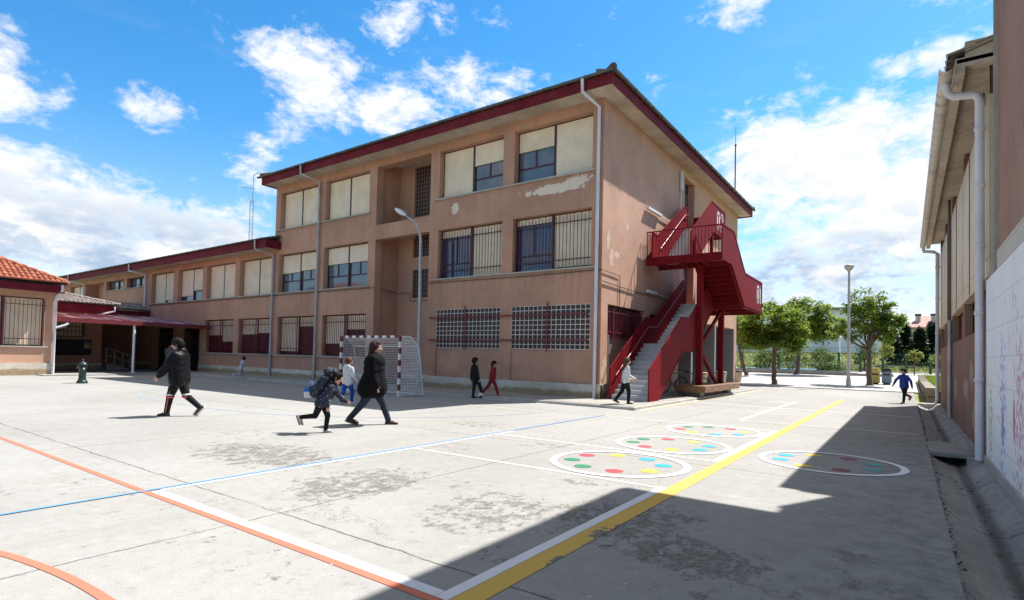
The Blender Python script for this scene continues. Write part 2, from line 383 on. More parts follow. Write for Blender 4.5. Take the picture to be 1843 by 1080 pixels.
BRN = (.49, .265, .175)
M = {}
M['paving'] = paving()
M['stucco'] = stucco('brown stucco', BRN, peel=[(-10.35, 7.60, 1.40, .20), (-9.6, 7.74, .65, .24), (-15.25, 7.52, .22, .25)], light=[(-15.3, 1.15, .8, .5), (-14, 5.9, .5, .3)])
M['stucco_end'] = stucco('brown stucco end wall', (.54, .312, .212), peel=[(17.6, 5.6, .16, .4), (17.85, 5.05, .18, .32), (18.35, 5.2, .24, .13), (17.5, 1.0, .3, .5), (19.2, 6.35, .10, .16)], cols=(.66, .49, .36), axis='YZ', streak=.10)  # paler than the facade stucco: sunlight on this side put into the colour
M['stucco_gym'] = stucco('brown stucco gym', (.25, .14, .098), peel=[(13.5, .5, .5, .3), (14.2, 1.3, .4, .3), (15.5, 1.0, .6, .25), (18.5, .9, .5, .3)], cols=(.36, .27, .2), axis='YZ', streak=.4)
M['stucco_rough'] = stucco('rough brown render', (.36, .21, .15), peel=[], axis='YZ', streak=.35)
M['plinth'] = concrete('plinth concrete', (.60, .54, .45), moss=True, board=.25)
M['conc'] = concrete('grey concrete', (.30, .29, .265))
M['conc_dark'] = concrete('drain concrete', (.27, .26, .24), var=.3, bump=.8)
M['conc_light'] = concrete('pale concrete', (.42, .40, .36))
M['soffit'] = concrete('soffit concrete', (.52, .44, .35), board=.0, var=.28)
M['sill'] = concrete('sill stone', (.40, .37, .32))
M['maroon'] = plain('maroon fascia', (.150, .015, .022), .65, spec=.1, var=.22, scale=1.4, dirt=(.30, .17, .16, .14))
M['red'] = plain('red steel', (.18, .0095, .0135), .62, var=.12, scale=1.6, dirt=(.13, .009, .012, .3), spec=.07)
M['red_bar'] = plain('maroon bars', (.16, .02, .026), .5, var=.2)
M['dark_red'] = plain('maroon panel', (.055, .010, .013), .5, var=.3)
M['frame_dark'] = plain('dark frames', (.022, .014, .015), .4, var=.2)
M['frame_maroon'] = plain('maroon frames', (.075, .014, .018), .42, var=.2)
M['galv'] = plain('galvanised pipe', (.40, .40, .40), .45, .35, var=.22, scale=2.2, dirt=(.2, .18, .16, .4))
M['pvc'] = plain('pale pvc', (.66, .63, .66), .45, 0, var=.1, scale=1.2, dirt=(.32, .27, .22, .4))
M['gutter'] = plain('zinc gutter', (.10, .10, .098), .5, .3, var=.3, scale=3.)
M['gutter_pale'] = plain('pale gutter', (.64, .59, .53), .55, 0, var=.16, scale=2., dirt=(.2, .16, .12, .5))
M['white'] = plain('white metal', (.72, .72, .71), .45, var=.08, scale=5., dirt=(.4, .38, .35, .35))
M['white_net'] = plain('white cord', (.70, .70, .68), .8, var=.1)
M['step'] = plain('grey steps', (.46, .46, .455), .6, var=.12, scale=3., dirt=(.28, .275, .265, .4), bump=.3)
M['shutter'] = shutter_mat()
M['glass'] = glass_mat('dark glass'); M['glass_blue'] = glass_mat('blue glass', (.03, .045, .10)); M['glass_grey'] = glass_mat('grey glass', (.10, .115, .13))
M['block_glass'] = glass_mat('block glass', (.05, .024, .022), .3, .22)
M['mortar'] = plain('white mortar', (.62, .565, .51), .8, var=.15, bump=.3)
M['mortar_dark'] = plain('brown mortar', (.26, .21, .175), .8, var=.15)
M['roof'] = tile_mat('dark roof tile', (.12, .085, .07), (.18, .12, .09))
M['terracotta'] = tile_mat('terracotta tile', (.27, .078, .042), (.40, .145, .082))
M['grey_tile'] = tile_mat('weathered tile', (.22, .19, .165), (.36, .31, .27))
def canopy_mat():
    m, t = mat_new('canopy sheet'); p = t.pos(); x, y, z = t.sep(p)
    k = t.m('MULTIPLY', t.sm(t.noise(t.scale(p, (.25, 2.2, .2)), 1., 4., .6), .47, .58), .75)
    finish(t, t.mix(k, (.20, .035, .045), (.55, .40, .39)), .5, spec=.3)
    return m
M['canopy'] = canopy_mat()
M['black'] = plain('near black', (.012, .012, .013), .5)
M['dark_in'] = plain('dark interior', (.02, .018, .018), .7)
M['door_grey'] = plain('grey doors', (.115, .112, .12), .5, var=.12)
M['pier_grey'] = plain('grey piers', (.19, .185, .19), .7, var=.12, scale=1.5)
M['green'] = plain('dark green iron', (.011, .032, .026), .4, var=.2, scale=8.)
M['fence_green'] = plain('fence green', (.012, .075, .035), .45, var=.15)
M['beige_panel'] = plain('beige panels', (.66, .53, .36), .55, var=.1, scale=1.3, dirt=(.34, .25, .17, .35))
M['wood'] = None
def wood():
    m, t = mat_new('bench wood'); p = t.pos(); g = t.noise(t.scale(p, (16., 1.2, 16.)), 1.5, 6., .65, .6)
    finish(t, t.mix(t.sm(g, .35, .68), (.13, .068, .032), (.33, .175, .08)), .6, g, .4, .006)
    return m
M['wood'] = wood()
M['sand'] = plain('sand bins', (.47, .39, .26), .6, var=.1)
M['bark'] = plain('bark', (.115, .082, .06), .9, var=.4, scale=5., bump=.8)
M['leaf'] = leaf('spring leaves', (.085, .145, .022), (.22, .29, .04))
M['leaf_dark'] = leaf('dark needles', (.012, .03, .014), (.028, .05, .022))
M['leaf_mid'] = leaf('shrub leaves', (.035, .075, .02), (.085, .135, .03))
M['leaf_gold'] = leaf('pale spring leaves', (.16, .19, .04), (.27, .29, .07))
M['w_paint'] = paint('white ground paint', (.72, .73, .74), .5)
M['y_paint'] = paint('yellow ground paint', (.62, .41, .085), .75, ragged=[(-2.06, 4.3, .17, .6), (-2.05, 3.5, .07, .3)])
M['o_paint'] = paint('orange ground paint', (.60, .17, .105), .7)
M['b_paint'] = paint('blue ground paint', (.10, .29, .52), .6)
M['b_faint'] = paint('faded blue ground paint', (.26, .34, .44), 1.3)
M['w_faint'] = paint('faded white ground paint', (.60, .60, .58), .95)
M['y_faint'] = paint('thin yellow ground paint', (.58, .42, .10), .9)
M['d_green'] = paint('green dots', (.03, .20, .10), 1.0); M['d_red'] = paint('red dots', (.52, .06, .075), 1.0)
M['d_yel'] = paint('yellow dots', (.66, .46, .07), 1.0); M['d_blue'] = paint('blue dots', (.03, .32, .60), 1.0)
M['d_teal'] = paint('teal dots', (.10, .30, .32), 1.2); M['d_wine'] = paint('wine dots', (.24, .06, .075), 1.2)

# ------------------------------------------------------------------ ground, yard, drain
def zt(y):
    """height of the land: flat yard, then a gentle rise and a grass bank"""
    if y < 38: return 0.
    if y < 72: t = (y-38)/34; return .72*t*t*(3-2*t)*.5+.72*t*.5
    if y < 98: t = (y-72)/26; return .72+2.3*t*t*(3-2*t)
    return 3.02
def land():
    mb = MB(); ys = [-400, -60, -20, 20, 36.5, 38]+[38+2*i for i in range(1, 32)]+[110, 160, 300, 900, 2500]
    xs = [-2500, -700, -200, -80, -40, -20, -10, -4, 0, 4, 10, 20, 40, 80, 200, 700, 2500]
    vs = [(x, y, zt(y)-(.30 if y < 36.4 else .03)) for y in ys for x in xs]; n = len(xs)
    mb.add(vs, [(j*n+i, j*n+i+1, (j+1)*n+i+1, (j+1)*n+i) for j in range(len(ys)-1) for i in range(n-1)])
    m, t = mat_new('grassy land'); p = t.pos()
    c = t.mix(t.sm(t.noise(p, .35, 6., .65), .35, .66), (.115, .155, .035), (.26, .275, .085))
    c = t.mix(t.m('MULTIPLY', t.sm(t.noise(p, 2.2, 6., .7), .5, .7), .5), c, (.23, .20, .09))
    finish(t, c, .95, t.noise(p, 9., 5., .7), .8, .06)
    struct(mb.build('ground', m))
land()
def yard():
    mb = MB()
    for x0, x1 in ((-64, -40), (-40, -20), (-20, -8), (-8, -2), (-2, .3)): mb.box(x0, -14, -.28, x1, 36.3, 0.)
    struct(mb.build('schoolyard_pavement', M['paving']))
    # raised pavement along the school
    mb = MB()
    mb.pz([(-35.2, 15.0), (-6.42, 15.0), (-6.42, 31), (-8.6, 31), (-8.6, 17.15), (-35.2, 17.15)], -.05, .10)
    o = struct(mb.build('school_pavement', concrete('pavement concrete', (.31, .295, .26)), bevel=.015))
    mb = MB(); mb.pz([(-35.2, 14.86), (-6.28, 14.86), (-6.28, 31), (-6.415, 31), (-6.415, 14.995), (-35.2, 14.995)], -.05, .09)
    struct(mb.build('kerb', M['conc_light'], bevel=.012))
    mb = MB(); mb.box(-46, 8.6, -.05, -33.6, 17.1, .05)
    struct(mb.build('porch_pavement', M['conc']))
    # paved square with the trees, rising gently
    m, t = mat_new('light block paving'); p = t.pos(); x, y, z = t.sep(p)
    br = t.n('ShaderNodeTexBrick', {'Vector': p, 'Color1': (.40, .385, .35, 1), 'Color2': (.47, .45, .41, 1), 'Mortar': (.20, .19, .17, 1), 'Scale': 1., 'Mortar Size': .018, 'Brick Width': .6, 'Row Height': .4}).outputs[0]
    c = t.mix(t.m('MULTIPLY', t.sm(t.noise(p, .8, 6., .65), .45, .7), .4), br, (.27, .25, .20))
    finish(t, c, .9, t.noise(p, 30., 4., .6), .4, .006)
    mb = MB(); ys = [36.3+i*1.2 for i in range(29)]
    for a, b in zip(ys, ys[1:]):
        mb.quad((-34, a, zt(a)+.045), (.6 if a < 52 else 9, a, zt(a)+.045), (.6 if b <= 52 else 9, b, zt(b)+.045), (-34, b, zt(b)+.045))
    mb.box(-34, 36.3, -.28, .6, 36.301, .045)
    struct(mb.build('tree_square_pavement', m))
    # the long dished drain between the yard and the gym wall
    prof = [(.30, .0), (.335, -.05), (.42, -.10), (.58, -.17), (.70, -.185), (.78, -.15), (.87, -.06), (.93, -.012), (1.04, .0)]
    mb = MB(); ys = [-12+.25*i for i in range(156)]; n = len(prof); vs = []
    for yy in ys:
        j = rnd.uniform(-.012, .018)
        for i, (a, b) in enumerate(prof):
            vs.append((a+(j if i in (1, 2) else 0), yy, b+rnd.uniform(-.0015, .0015)+(.012*math.sin(yy*.9) if 2 <= i <= 5 else 0)))
    mb.add(vs, [(k*n+i, k*n+i+1, (k+1)*n+i+1, (k+1)*n+i) for k in range(len(ys)-1) for i in range(n-1)])
    m, t = mat_new('drain bed'); p = t.pos(); x, y, z = t.sep(p)
    n1 = t.noise(p, 1.1, 6., .65); n2 = t.noise(p, 8., 8., .7); n3 = t.noise(p, 80., 3., .6)
    c = t.mix(t.sm(n1, .3, .7), (.25, .24, .22), (.36, .345, .315)); c = t.mix(t.m('MULTIPLY', t.sm(n2, .5, .66), .5), c, (.15, .14, .12)); c = t.mix(t.m('MULTIPLY', t.sm(n3, .5, .72), .4), c, (.12, .115, .10))
    bed = t.sm(t.m('ADD', t.m('ABSOLUTE', t.m('SUBTRACT', x, .70)), t.m('MULTIPLY', t.m('SUBTRACT', n2, .5), .22)), .10, .02); c = t.mix(t.m('MULTIPLY', bed, .75), c, (.075, .068, .055))
    q = t.m('DIVIDE', t.m('ADD', t.m('ADD', y, t.m('MULTIPLY', x, .9)), t.m('MULTIPLY', n2, .10)), 2.6); fr = t.m('MULTIPLY', t.m('ABSOLUTE', t.m('SUBTRACT', q, t.m('ROUND', q))), 2.6); jn = t.sm(fr, .018, .007); c = t.mix(t.m('MULTIPLY', jn, .85), c, (.045, .04, .035))
    finish(t, c, .9, t.m('SUBTRACT', t.m('ADD', n3, n2), jn), .6, .008, spec=.2)
    struct(mb.build('drain_channel_ground', m))
    mb = MB()   # broken lip of the yard slab along the drain
    vs = []; yy = -12.
    while yy < 26.8:
        mb.box(.27, yy, -.2, .30+rnd.uniform(.0, .028), yy+.12, -.006-rnd.uniform(0, .015)); yy += .12
    struct(mb.build('pavement_edge', M['conc_dark']))
    t = thing('drain_cover', 'concrete slab bridging the drain beside the pale downpipe', 'drain slab', (.6, 12.6, -.05))
    mb = MB(); mb.box(.31, 11.72, -.05, .90, 13.25, .035); mb.build('slab', M['conc'], t, bevel=.02)
    mb = MB(); mb.box(.80, 11.6, -.19, 1.02, 11.9, -.005); mb.build('gully', M['conc_light'], t, bevel=.01)
yard()
def debris():
    g = random.Random(11); mb = MB()
    for _ in range(520):
        y = g.uniform(1, 26)**1.0; x = .30+abs(g.gauss(0, .03)) if g.random() < .6 else .66+g.gauss(0, .07); z = -.012-.12*min(1., max(0., (x-.30)/.3)); s = g.uniform(.008, .03)
        mb.add([(x+g.uniform(-s, s), y+g.uniform(-s, s)*1.6, z+g.uniform(0, s)) for _ in range(4)], ((0, 1, 2), (0, 2, 3), (0, 1, 3), (1, 2, 3)))
    stuff(mb.build('leaf_litter', plain('dead leaves', (.065, .055, .035), .9, var=.5)))
    mb = MB()
    for _ in range(130):
        x = g.uniform(-7, .2); y = g.uniform(1.2, 9); s = g.uniform(.006, .02); mb.add([(x+g.uniform(-s, s), y+g.uniform(-s, s), g.uniform(.001, .006)) for _ in range(4)], ((0, 1, 2), (0, 2, 3)))
    stuff(mb.build('pale_litter', plain('pale scraps', (.6, .6, .57), .8)))
debris()

# ------------------------------------------------------------------ painted court
def lines():
    Z = .004
    def strip(name, m, x0, y0, x1, y1, z=Z):
        mb = MB(); n = max(1, int(max(abs(x1-x0), abs(y1-y0))/1.5))
        long_x = abs(x1-x0) > abs(y1-y0)
        for i in range(n):
            a, b = i/n, (i+1)/n
            if long_x: mb.quad((x0+(x1-x0)*a, y0, z), (x0+(x1-x0)*b, y0, z), (x0+(x1-x0)*b, y1, z), (x0+(x1-x0)*a, y1, z))
            else: mb.quad((x0, y0+(y1-y0)*a, z), (x1, y0+(y1-y0)*a, z), (x1, y0+(y1-y0)*b, z), (x0, y0+(y1-y0)*b, z))
        struct(mb.build(name, m))
    def arc(name, m, c, r, w, a0, a1, z=Z, n=60):
        mb = MB()
        for i in range(n):
            p = [R(a0+(a1-a0)*k/n) for k in (i, i+1)]
            q = [(c[0]+rr*math.cos(a), c[1]+rr*math.sin(a), z) for a in p for rr in (r-w/2, r+w/2)]
            mb.quad(q[0], q[1], q[3], q[2])
        struct(mb.build(name, m))
    strip('yellow_court_line', M['y_paint'], -2.215, .4, -2.045, 26.2)
    strip('white_court_line', M['w_paint'], -2.315, 2.505, -2.219, 6.215)
    strip('white_court_line', M['w_paint'], -2.315, 8.30, -2.219, 12.98)
    strip('white_court_line', M['w_paint'], -6.22, 2.505, -2.319, 2.60)
    strip('orange_court_line', M['o_paint'], -19, 2.437, -2.1, 2.501)
    strip('blue_court_line', M['b_paint'], -6.33, -2, -6.288, 13.0, .008)
    strip('white_court_line', M['w_faint'], -6.281, 2.604, -6.20, 8.9)
    for y0, y1, x0, x1 in ((6.14, 6.205, -6.19, -2.32), (8.30, 8.36, -6.19, -2.32), (12.90, 12.96, -6.24, -2.32), (14.57, 14.64, -3.40, .18), (19.35, 19.45, -6.1, .2), (22.6, 22.68, -2.0, .2)):
        if x1 > -2.2 and x0 < -2.22:
            strip('white_court_line', M['w_faint'], x0, y0, -2.22, y1); strip('white_court_line', M['w_faint'], -2.04, y0, x1, y1)
        else: strip('white_court_line', M['w_faint'], x0, y0, x1, y1)
    strip('white_court_line', M['w_faint'], -3.42, 14.645, -3.33, 19.34); strip('white_court_line', M['w_faint'], -3.42, 19.46, -3.33, 23)
    arc('orange_court_line', M['o_paint'], (-3.72, -4.9), 6.2, .06, 60, 150)
    # six-metre line in front of the goal
    strip('blue_court_line', M['b_faint'], -17.1, 6.86, -14.0, 6.91)
    arc('blue_court_line', M['b_faint'], (-17.1, 13.1), 6.21, .05, 180, 270); arc('blue_court_line', M['b_faint'], (-14.0, 13.1), 6.21, .05, 270, 360)
    strip('white_court_line', M['w_faint'], -30, 12.6, -17.3, 12.66); strip('white_court_line', M['w_faint'], -13.8, 12.6, -8.1, 12.66)
    strip('white_court_line', M['w_faint'], -31, 10.4, -24, 10.46); strip('white_court_line', M['w_faint'], -31.2, 8, -31.13, 14)
    strip('yellow_court_line', M['y_faint'], -6.18, 15.3, -6.10, 31.5); strip('white_court_line', M['w_faint'], -6.27, 15.0, -6.19, 31.5)
    strip('white_court_line', M['w_faint'], -33, 14.72, -6.4, 14.82)
    d = lambda k: M['d_'+k]
    O = [(-.62, -.21), (-.27, -.55), (-.62, .25), (-.27, .55), (.2, .55), (.55, .25), (.55, -.24), (.19, -.55)]
    for (cx, cy), cols, lab in (((-3.285, 7.24), 'green green red yel blue blue yel red', 'white ring of coloured dots in full sun, the one beside the building shadow'),
                                ((-3.30, 9.46), 'green red green red yel blue blue yel', 'white ring with coloured dots between two other rings on the sunny concrete'),
                                ((-3.29, 11.93), 'red yel green green red yel blue blue', 'white ring of coloured dots farthest along the row, close to the bench'),
                                ((-.93, 9.44), 'blue yel blue yel wine teal teal wine', 'white ring half in shadow with faded wine and teal dots')):
        t = thing('painted_ring', lab, 'painted ring', (cx, cy, 0), 0, 'painted dot rings on the yard')
        mb = MB(); mb.disc((cx, cy), .965, Z+.004, 72, .865, .004); mb.build('ring', M['w_paint'], t)
        for (a, b), k in zip(O, cols.split()):
            mb = MB(); mb.disc((cx+a, cy+b), .118, Z, 24, None, .02); mb.build('dot', d(k), t)
lines()

# ------------------------------------------------------------------ school building
YA, XB = 17.1, -8.5
def facade(mb, f, u0, u1, v0, v1, holes, depth=.35):
    """front face with rectangular holes and their reveals; f(u, v, inward)"""
    us = sorted({u0, u1, *[h[i] for h in holes for i in (0, 1) if u0 < h[i] < u1]}); vs = sorted({v0, v1, *[h[i] for h in holes for i in (2, 3) if v0 < h[i] < v1]})
    for a, b in zip(us, us[1:]):
        for c, d in zip(vs, vs[1:]):
            mu, mv = (a+b)/2, (c+d)/2
            if any(h[0] < mu < h[1] and h[2] < mv < h[3] for h in holes): continue
            mb.quad(f(a, c, 0), f(b, c, 0), f(b, d, 0), f(a, d, 0))
    for h in holes:
        a, b, c, d = h[:4]; e = h[4] if len(h) > 4 else depth
        for (p, q), (r, s) in (((a, c), (b, c)), ((b, c), (b, d)), ((b, d), (a, d)), ((a, d), (a, c))):
            mb.quad(f(p, q, 0), f(r, s, 0), f(r, s, e), f(p, q, e))
fA = lambda u, v, d: (u, YA+d, v)
fB = lambda u, v, d: (XB-d, u, v)
def window(parent, f, u0, u1, v0, v1, drops, fm, gm, grille=None, lower=None, split=.5, subs=True, depth=.35, label=None):
    """frame > shutters, panes, grille, set back in its opening"""
    bx = lambda mb, a, c, b, d, e0, e1: mb.box(*f(a, c, e0), *f(b, d, e1))
    W = .05; mid = u0+(u1-u0)*split; fr = MB(); D = depth
    bx(fr, u0, v0, u1, v0+W, D-.08, D); bx(fr, u0, v1-W, u1, v1, D-.08, D); bx(fr, u0, v0+W, u0+W, v1-W, D-.08, D); bx(fr, u1-W, v0+W, u1, v1-W, D-.08, D)
    bx(fr, mid-.05, v0+W, mid+.05, v1-W, D-.11, D)
    gl = []
    for a, b in ((u0+W, mid-.05), (mid+.05, u1-W)):
        tr = v0+(v1-v0)*.30; c = a+(b-a)*.48
        if subs:
            bx(fr, a, tr-.03, b, tr+.03, D-.06, D); bx(fr, c-.03, tr+.03, c+.03, v1-W, D-.06, D)
        gl.append((a, b))
    fo = fr.build('window', fm, parent, label)
    for (a, b), dr in zip(gl, drops):
        vb = v1-W-(v1-v0-2*W)*dr
        if dr > 0:
            mb = MB(); bx(mb, a+.004, vb, b-.004, v1-W-.002, D-.10, D-.065); bx(mb, a+.004, vb-.012, b-.004, vb+.03, D-.106, D-.06); mb.build('shutter', M['shutter'], fo)
        if dr < .97:
            g = MB(); g.quad(f(a, v0+W, D-.03), f(b, v0+W, D-.03), f(b, v1-W, D-.03), f(a, v1-W, D-.03)); g.build('pane', lower or gm, fo)
    if grille:
        g = MB(); y = grille.get('at', .06); n = int((u1-u0)/grille.get('gap', .125)); v2 = v1-grille.get('top', .12)
        for i in range(n+1):
            u = u0+.04+(u1-u0-.08)*i/n; bx(g, u-.009, v0+.10, u+.009, v2+(.05 if i % 2 else -.02), y-.009, y+.009)
        for v in (v0+.35, v1-.36): bx(g, u0-.03, v-.017, u1+.03, v+.017, y+.010, y+.026)
        if grille.get('mid', True): bx(g, mid-.03, v0+.02, mid+.03, v1, y-.022, y+.009)
        g.build('grille', grille.get('mat', M['red_bar']), fo)
    return fo
def sill(parent, f, u0, u1, v, t=.06, out=.10):
    mb = MB(); a, b = f(u0, v-t, -out), f(u1, v, .30); mb.box(*a, *b); mb.build('sill', M['sill'], parent, bevel=.008)
def pipe(parent, pts, r, m, bands=()):
    mb = MB(); mb.tube(pts, r, 12)
    for c in bands: mb.lathe(c, [(r, -.03), (r+.012, -.03), (r+.012, .03), (r, .03)], 12)
    return mb.build('downpipe', m, parent)
def blocks(parent, f, u0, u1, v0, v1, nu, nv, d, gap=.024, label=None, mm='mortar'):
    """glass block panel: glossy dark blocks in a pale mortar grid"""
    mb = MB(); mb.box(*f(u0, v0, d), *f(u1, v1, d+.07)); o = mb.build('glass_block_window', M['block_glass'], parent, label)
    g = MB(); du = (u1-u0)/nu; dv = (v1-v0)/nv
    for i in range(nu+1):
        u = min(max(u0+du*i, u0+gap/2), u1-gap/2); g.box(*f(u-gap/2, v0, d-.012), *f(u+gap/2, v1, d-.002))
    for j in range(nv+1):
        v = min(max(v0+dv*j, v0+gap/2), v1-gap/2); g.box(*f(u0, v-gap/2, d-.010), *f(u1, v+gap/2, d-.0005))
    g.build('mortar_grid', M[mm], o)
    return o
def school():
    t = thing('school_building', 'three-storey brown school block with maroon eaves and cream shutters', 'school', (-18, 26, 0))
    holes = [(-12.27, -8.93, 8.03, 10.08), (-16.15, -12.80, 8.03, 10.08), (-23.98, -20.62, 8.06, 10.1), (-27.95, -24.61, 8.06, 10.1),
             (-12.27, -8.92, 4.64, 6.71), (-16.15, -12.79, 4.64, 6.71), (-23.98, -20.62, 4.62, 6.72), (-27.96, -24.59, 4.62, 6.70),
             (-23.96, -20.62, 1.27, 3.31), (-27.92, -24.55, 1.27, 3.31), (-12.26, -8.90, .56, 3.345, .05), (-16.14, -12.78, .56, 3.345, .05),
             (-20.11, -16.67, 7.40, 10.12, .40), (-20.11, -16.67, 0., 6.72, .40)]
    mb = MB(); facade(mb, fA, -28.40, XB, 0, 10.5, holes)
    # stair recess behind its two openings
    rx0, rx1, ry = -20.2, -16.6, 18.65
    rh = [(-19.22, -18.16, 4.12, 5.46, .14), (-19.22, -18.16, 6.06, 7.18, .14), (-19.22, -18.16, 8.0, 10.4, .14)]
    facade(mb, lambda u, v, d: (u, ry+d, v), rx0, rx1, 0, 10.5, rh)
    for x in (rx0, rx1): mb.quad((x, YA+.4, 0), (x, ry, 0), (x, ry, 10.5), (x, YA+.4, 10.5))
    for x0, x1 in ((rx0, -20.11), (-16.67, rx1)):
        mb.quad((x0, YA+.4, 0), (x1, YA+.4, 0), (x1, YA+.4, 10.5), (x0, YA+.4, 10.5))
    for z0, z1 in ((7.2, 7.395),): mb.box(rx0, YA+.40, z0, rx1, ry, z1)
    mb.box(-20.11, YA+.30, 6.725, -16.67, YA+.40, 7.395)
    # panels under the glass blocks
    for x0, x1 in ((-12.26, -8.90), (-16.14, -12.78)): mb.quad((x0, YA+.05, .56), (x1, YA+.05, .56), (x1, YA+.05, 1.74), (x0, YA+.05, 1.74))
    # other outer walls
    mb.quad((-28.4, YA, 0), (-28.4, 35.5, 0), (-28.4, 35.5, 10.5), (-28.4, YA, 10.5)); mb.quad((-28.4, 35.5, 0), (XB, 35.5, 0), (XB, 35.5, 10.5), (-28.4, 35.5, 10.5))
    mb.build('wall', M['stucco'], t)
    # end wall
    eh = [(17.62, 20.9, .10, 3.36, .30), (21.5, 22.4, 2.92, 3.32, .25), (25.58, 27.05, 3.85, 6.3, .38), (25.58, 27.05, 7.36, 10.04, .38), (24.95, 34.95, -.1, 3.40, .5)]
    mb = MB(); facade(mb, fB, YA, 35.5, 0, 10.5, eh)
    mb.quad(fB(17.62, .10, .30), fB(20.9, .10, .30), fB(20.9, 2.28, .30), fB(17.62, 2.28, .30))
    mb.build('end_wall', M['stucco_end'], t)
    # open porch on the ground floor of the end wall
    mb = MB(); mb.quad((-10.2, 24.7, 0), (-10.2, 35.4, 0), (-10.2, 35.4, 3.6), (-10.2, 24.7, 3.6)); mb.quad((-10.2, 24.94, 0), (-8.99, 24.94, 0), (-8.99, 24.94, 3.6), (-10.2, 24.94, 3.6))
    mb.quad((-10.2, 24.7, 3.42), (-8.99, 24.7, 3.42), (-8.99, 35.4, 3.42), (-10.2, 35.4, 3.42)); mb.quad((-10.2, 35.45, 0), (-8.99, 35.45, 0), (-8.99, 35.45, 3.6), (-10.2, 35.45, 3.6))
    mb.build('porch_wall', M['door_grey'], t)
    for y in (26.85, 30.85, 34.90):
        mb = MB(); mb.box(-9.12, y, 0, -8.505, y+.28 if y < 34 else 35.498, 3.40); mb.build('pier', M['pier_grey'], t, bevel=.012)
    for y0 in (27.6, 29.1, 31.9, 33.4):
        mb = MB(); mb.box(-10.19, y0, .05, -10.12, y0+1.4, 2.25); mb.box(-10.12, y0+1.2, 1.0, -10.08, y0+1.26, 1.2); mb.build('door', M['frame_dark'], t)
    # plinths
    mb = MB()
    for x0, x1 in ((-28.4, -20.11), (-16.67, -8.44)): mb.box(x0, YA-.06, 0, x1, YA+.05, .56 if x0 > -18 else .50)
    mb.box(-20.199, ry-.05, 0, -16.601, ry-.002, .5); mb.box(-8.56, YA-.056, 0, -8.44, 17.6, .58)
    mb.build('plinth', M['plinth'], t)
    # eaves: soffit, fascia, gutter, roof
    x0, x1, y0, y1 = -28.43, -7.80, 16.22, 36.25
    mb = MB(); mb.box(x0+.04, y0+.04, 10.46, x1-.04, YA-.002, 10.56); mb.box(XB+.002, YA-.001, 10.46, x1-.04, y1-.04, 10.56); mb.box(x0+.04, YA, 10.50, XB, y1-.04, 10.56)
    mb.build('soffit', M['soffit'], t)
    mb = MB(); mb.box(x0, y0, 10.40, x1, y0+.038, 10.76); mb.box(x1-.038, y0+.039, 10.40, x1, y1, 10.76); mb.box(x0, y0+.039, 10.40, x0+.038, y1, 10.76); mb.box(x0+.039, y1-.038, 10.40, x1-.039, y1, 10.76)
    mb.build('fascia', M['maroon'], t)
    mb = MB()
    hw = [( .075*math.cos(R(a)), .075*math.sin(R(a))) for a in range(180, 361, 20)]
    gx = lambda a, b, y: [mb.quad((a, y+p[0], 10.835+p[1]), (b, y+p[0], 10.835+p[1]), (b, y+q[0], 10.835+q[1]), (a, y+q[0], 10.835+q[1])) for p, q in zip(hw, hw[1:])]
    gy = lambda a, b, x: [mb.quad((x+p[0], a, 10.835+p[1]), (x+p[0], b, 10.835+p[1]), (x+q[0], b, 10.835+q[1]), (x+q[0], a, 10.835+q[1])) for p, q in zip(hw, hw[1:])]
    gx(x0-.25, x1+.08, y0-.08); gy(y0-.08, y1+.08, x1+.08)
    i = x0
    while i < x1: mb.box(i, y0-.16, 10.745, i+.03, y0-.002, 10.85); i += .82
    i = y0
    while i < y1: mb.box(x1+.002, i, 10.745, x1+.16, i+.03, 10.85); i += .82
    mb.build('gutter', M['gutter'], t)
    mb = MB(); zr = 10.80; zh = 13.6; ax, bx_ = x0+9.5, x1-9.5; ym = (y0+y1)/2
    c = [(x0-.06, y0-.06, zr), (x1+.06, y0-.06, zr), (x1+.06, y1+.06, zr), (x0-.06, y1+.06, zr)]; r1, r2 = (ax, ym, zh), (bx_, ym, zh)
    mb.add(c+[r1, r2], ((0, 1, 5, 4), (1, 2, 5), (2, 3, 4, 5), (3, 0, 4)))
    for p, q in ((c[1], r2), (c[2], r2), (c[0], r1)): mb.tube([(p[0], p[1], p[2]+.11), (q[0], q[1], q[2]+.05)], .12, 10)
    for k in range(88):
        x = x0+.05+k*.24
        if x < x1: mb.tube([(x, y0+.06, zr+.03), (x, y0+.6, zr+.20)], .06, 8)
    for k in range(83):
        y = y0+.05+k*.24
        if y < y1: mb.tube([(x1-.06, y, zr+.03), (x1-.6, y, zr+.20)], .06, 8)
    mb.build('roof', M['roof'], t)
    # windows
    W = lambda *a, **k: window(t, fA, *a, **k)
    W(-12.27, -8.93, 8.03, 10.08, (.37, 1.), M['frame_maroon'], M['glass_grey']); W(-16.15, -12.80, 8.03, 10.08, (1., .42), M['frame_maroon'], M['glass_grey'])
    W(-23.98, -20.62, 8.06, 10.10, (1., .95), M['frame_dark'], M['glass']); W(-27.95, -24.61, 8.06, 10.10, (1., 1.), M['frame_dark'], M['glass'])
    gr = dict(mat=M['frame_maroon'], at=.16, gap=.15)
    W(-12.27, -8.92, 4.64, 6.71, (.10, .97), M['frame_maroon'], M['glass_blue'], grille=gr); W(-16.15, -12.79, 4.64, 6.71, (.14, 1.), M['frame_maroon'], M['glass_blue'], grille=gr)
    W(-23.98, -20.62, 4.62, 6.72, (.40, .40), M['frame_dark'], M['glass_grey']); W(-27.96, -24.59, 4.62, 6.70, (.48, .45), M['frame_dark'], M['glass_grey'])
    g2 = dict(mat=M['red_bar'], at=.12, gap=.14)
